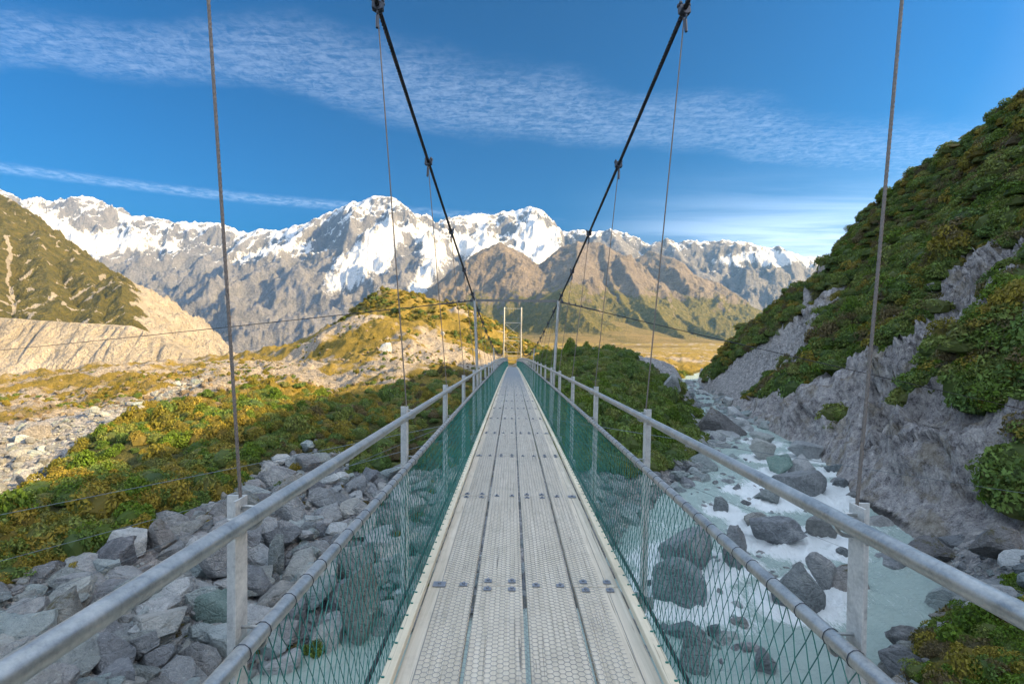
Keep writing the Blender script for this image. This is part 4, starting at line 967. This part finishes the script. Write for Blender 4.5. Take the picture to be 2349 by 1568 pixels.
for i in range(len(xx)):
    if zz[i] < float(water_z(xx[i], dd_[i])) and not any((xx[i]-p.x)**2+(dd_[i]-p.y)**2 < (s[2]*p.y/F*.6)**2 for s, p in zip(STREAM, SPOS)) and random.random() < .38:
        q_ = random.uniform(.1, .3)*random.choice([.7, 1, 1, 1.7]); cand.append((q_/dd_[i], xx[i], dd_[i], float(water_z(xx[i], dd_[i]))-.35*q_, q_, 5))
gather(3600, SCREE_L, 15, 70, (-1.2, -.5), .06, .6, 2.4, 3)
gather(6000, LIT, 34, 135, (-1.1, -.05), .05, .5, 3.4, 4)
cand.sort(reverse=True)
LAB = [('boulder in the rubble left of the bridge', 'boulders on the left bank'), ('boulder on the stony bank below the scrub mound', 'boulders below the scrub mound'), ('boulder among gravel on the right bank', 'boulders on the right bank'), ('slab in the scree beside the moraine', 'slabs in the left scree'), ('block of rock on the sunlit moraine', 'blocks on the sunlit moraine'), ('stone washed by the river between bigger boulders', 'stones in the river')]
small = Pts(); nind = 300-len(STREAM)-len(BIG); pale = []
for i, (sz, x, y, z, s, fld) in enumerate(cand):
    low = z < -6.9
    if i < nind:
        mt = (random.choice(['rock_pale', 'rock_pale', 'rock']) if (fld == 0 and low) or fld == 3 else random.choice(['rock', 'rock', 'rock_pale', 'rock_moss', 'rock_wet'] if fld < 3 else ['rock', 'rock_wet', 'rock_pale'] if fld == 5 else ['rock_tan', 'rock_tan', 'rock']))
        look = {'rock': 'grey', 'rock_pale': 'pale bluish', 'rock_moss': 'moss stained', 'rock_wet': 'dark', 'rock_tan': 'tan'}[mt]; size = 'big' if s > .55 else 'middling' if s > .32 else 'small'
        edge_ = float(river(np.array(x), np.array(y))) < 1.6; where = LAB[fld][0] + (' at the water edge' if edge_ and fld < 3 else ' away from the water' if fld < 3 else '')
        boulder((x, y, z-.05*s), s, s*random.uniform(.8, 1.3), mt, size+' '+look+' '+where, LAB[fld][1]+', '+size+' '+look+(' by water' if edge_ else ''), sink=.35)
    else:
        q = random.uniform(.65, 1.1); small.add((x, y, z+s*.12), (s, s*random.uniform(.7, 1), s*q), (random.uniform(-.5, .5), random.uniform(-.5, .5), random.uniform(0, 6.28)), random.choice([1, 2, 3, 1, 2, 4]) if fld in (0, 3) and low else random.choice([5, 6]) if fld == 4 else random.randrange(5))
# small stones too many to count
srcs = []
for i, mt in enumerate(['rock', 'rock_pale', 'rock_pale', 'rock', 'rock_wet', 'rock_tan', 'rock_tan']):
    me = rock_mesh('stone', 40+i, 2, mt); srcs.append(me)
def src_objects(meshes, nm, label, cat, group, spots, scl):
    os_ = []
    for me, p in zip(meshes, spots):
        o = place(nm, me, None, p, (0, 0, random.uniform(0, 6)), scl); tag(o, label, cat, group); os_.append(o)
    return os_
sp = [at_px(a_, b_) for a_, b_ in ((250,1480),(380,1445),(300,1510),(560,1400),(160,1380),(420,900),(620,880))]
so = src_objects(srcs, 'stone', 'fist sized grey stone between the slabs at the left river edge', 'stone', 'stones at the left river edge', [(p.x, p.y, p.z+.03) for p in sp], (.14, .14, .11))
# gravel
x, d, z, px, py = scatter(26000, None, 8.5, 60, (-1.1, 1.1))
vgr = (in_poly(px, py, FIELD_L) | in_poly(px, py, FIELD_R) | in_poly(px, py, FIELD_B) | in_poly(px, py, SCREE_L))
for i in np.nonzero(vgr)[0]:
    s = random.uniform(.03, .11)*max(1, d[i]/22); small.add((x[i], d[i], z[i]+s*.2), (s, s*.8, s*random.uniform(.5, .9)), (0, 0, random.uniform(0, 6.28)), random.randrange(5))
instancer('rubble', small, so, 'grey rubble and gravel covering the river banks and moraine', 'rubble')

# ------------------------------------------------------------------ scrub
def shrub_mesh(name, seed, mt, n=620, leaf=.11, stretch=1.0):
    rg = np.random.default_rng(seed); V_ = []; Fq = []; tone = []
    nl = 7; lob = rg.normal(size=(nl, 3)); lob[:, 2] = np.abs(lob[:, 2])*.7; lob /= np.linalg.norm(lob, axis=1)[:, None]; lob = lob*rg.uniform(.35, .62, (nl, 1)); lr = rg.uniform(.34, .52, nl)
    for i in range(n):
        l = rg.integers(nl); dv = rg.normal(size=3); dv /= np.linalg.norm(dv); dv[2] = abs(dv[2])*.9-.15
        rad = lr[l]*(rg.uniform(.75, 1.06)); p = lob[l] + dv*rad
        if p[2] < -.05: p[2] = rg.uniform(-.05, .1)
        nrm = dv*.8 + rg.normal(size=3)*.55 + np.array([0, 0, .25]); nrm /= np.linalg.norm(nrm)
        t = np.cross(nrm, rg.normal(size=3)); t /= np.linalg.norm(t)+1e-9; b = np.cross(nrm, t); s = leaf*rg.uniform(.5, 1.15)
        k = len(V_); V_ += [p-t*s, p-b*s*.55+nrm*s*.15, p+t*s, p+b*s*.55+nrm*s*.15]; Fq.append((k, k+1, k+2, k+3)); tt = rg.uniform(); tone += [tt]*4
    V_ = np.array(V_); V_[:, 2] *= stretch
    # dark lumpy inner dome so that the crown is not hollow
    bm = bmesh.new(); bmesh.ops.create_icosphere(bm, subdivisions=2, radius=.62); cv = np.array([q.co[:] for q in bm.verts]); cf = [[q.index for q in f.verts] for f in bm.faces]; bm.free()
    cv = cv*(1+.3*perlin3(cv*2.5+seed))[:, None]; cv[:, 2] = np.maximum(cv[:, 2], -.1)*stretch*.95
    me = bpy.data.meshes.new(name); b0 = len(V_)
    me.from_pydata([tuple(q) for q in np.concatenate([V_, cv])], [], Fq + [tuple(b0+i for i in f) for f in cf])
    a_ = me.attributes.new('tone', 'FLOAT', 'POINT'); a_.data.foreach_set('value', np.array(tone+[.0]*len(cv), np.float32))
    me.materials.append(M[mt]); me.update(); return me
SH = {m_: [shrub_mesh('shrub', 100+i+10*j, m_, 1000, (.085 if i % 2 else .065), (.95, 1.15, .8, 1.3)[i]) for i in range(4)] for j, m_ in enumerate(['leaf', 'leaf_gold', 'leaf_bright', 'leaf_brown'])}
sc = []   # (seen size, x, y, z, radius, kind, group)
def grow(n, poly, y0, y1, kr, r0, r1, kinds, grp, dens=None, vmin=None):
    x, d, z, px, py = scatter(n, poly, y0, y1, kr)
    if dens is not None: m = dens(x, d, z, px, py); x, d, z = x[m], d[m], z[m]
    for i in range(len(x)):
        r = r0+(r1-r0)*random.random()**1.5; r *= (1+.45*(random.random() < .12)); sc.append((r/d[i], x[i], d[i], z[i], r, random.choice(kinds), grp))
def on_cliff(x, d, z, px, py):
    s = x - np.interp(d, _ty, _tx); on = (s > .5) & (z > -6.4) & (cliff(x, d) > z-.05)
    jx_, jy_ = px+34*fbm(x, d, 6, 4), py+20*fbm(x+33, d, 6, 4)
    rk = in_poly(jx_, jy_, ROCK_R); pat = .05+2.0*fbm(x+7, d+3, 8, 4)+.35*sstep(z, -6, 6)
    return on & ~in_poly(jx_, jy_, SCREE_R) & (~rk | (pat > .42))
grow(2600, VEG_L, 12, 50, (-1.15, -.3), .28, .8, ['leaf', 'leaf', 'leaf_gold', 'leaf_gold', 'leaf_gold', 'leaf_bright'], 0)  # more gold leaves here, painting the sunlit warmth into the foliage
grow(330, FIELD_L, 11, 26, (-1.1, 0), .12, .38, ['leaf', 'leaf_gold', 'leaf_brown'], 0)
grow(2600, VEG_C, 18, 95, (-.6, .03), .3, .75, ['leaf', 'leaf', 'leaf', 'leaf_gold', 'leaf_brown'], 1)
grow(3600, VEG_R, 18, 85, (0, .42), .3, 1.15, ['leaf', 'leaf', 'leaf', 'leaf', 'leaf_bright'], 2)
grow(1100, VEG_B, 8, 20, (.7, 1.2), .14, .42, ['leaf', 'leaf_brown', 'leaf_bright', 'leaf_bright', 'leaf_gold'], 3)
grow(21000, None, 18, 105, (.36, 1.12), .4, 1.35, ['leaf', 'leaf', 'leaf', 'leaf', 'leaf', 'leaf', 'leaf_bright', 'leaf_gold', 'leaf_brown'], 4, on_cliff)
grow(4500, None, 130, 230, (-.5, .1), .4, 1.4, ['leaf', 'leaf_gold', 'leaf_gold'], 5, lambda x, d, z, px, py: (z > -12) & (fbm(x, d, 14, 4) > -.12))
grow(2500, None, 95, 420, (.03, .45), .5, 1.5, ['leaf', 'leaf_gold', 'leaf_gold'], 5, lambda x, d, z, px, py: (cliff(x, d) < z-.05) & (fbm(x, d, 24, 4) > .02))
grow(7000, LIT, 34, 130, (-1.1, -.05), .12, .42, ['leaf_gold', 'leaf_gold', 'leaf'], 6, lambda x, d, z, px, py: fbm(x, d, 11, 4) > .02)
sc.sort(reverse=True)
SL = [('shrub on the scrub slope left of the bridge', 'shrubs on the left slope'), ('shrub in the hollow beside the left netting', 'shrubs beside the left netting'), ('shrub on the mound right of the bridge', 'shrubs on the right mound'), ('plant among stones on the right bank', 'plants on the right bank'), ('shrub on the steep right hillside', 'shrubs on the right hillside'), ('shrub on the far hill and valley floor', 'shrubs on the far hill'), ('tuft of scrub on the sunlit moraine', 'scrub on the moraine')]
KIND = ['leaf', 'leaf_gold', 'leaf_bright', 'leaf_brown']; stuff = Pts(); first = {}; cnt = 0
for i, (sz, x, y, z, r, kd, grp) in enumerate(sc):
    v = random.randrange(4); rot = (random.uniform(-.12, .12), random.uniform(-.12, .12), random.uniform(0, 6.28)); q = random.uniform(.75, 1.35)
    if cnt < 290 or (kd, v) not in first:
        o = place('shrub', SH[kd][v], None, (x, y, z-.05*r), rot, (r, r, r*q)); look = {'leaf': 'dark green', 'leaf_gold': 'golden', 'leaf_bright': 'bright green', 'leaf_brown': 'brownish'}[kd]; size = ('broad' if r > .85 else 'mid-sized' if r > .45 else 'small') + ' ' + ('low', 'upright', 'flat', 'tall')[v]
        tag(o, size+' '+look+' '+SL[grp][0], 'shrub', SL[grp][1]+', '+size+' '+look); first.setdefault((kd, v), o); cnt += 1
    else: stuff.add((x, y, z-.05*r), (r, r, r*q), rot, KIND.index(kd)*4+v)
instancer('scrub', stuff, [first[k, v] for k in KIND for v in range(4)], 'dense low scrub covering the slopes, hill and valley floor', 'scrub')

# ------------------------------------------------------------------ air
hz, t = mat('thin_haze'); t.n.remove(t.b); pv = t.new('ShaderNodeVolumePrincipled'); pv.inputs['Color'].default_value = (.18, .50, 1, 1); pv.inputs['Density'].default_value = 2.9e-5; pv.inputs['Anisotropy'].default_value = .2
t.l.new(pv.outputs[0], t.o.inputs['Volume'])
hb_ = MB().box((-1300, 4100, 1180), (20500, 9200, 2640)).build('haze', hz); tag(hb_, 'thin blue haze in the valley air', 'haze', None, 'stuff')
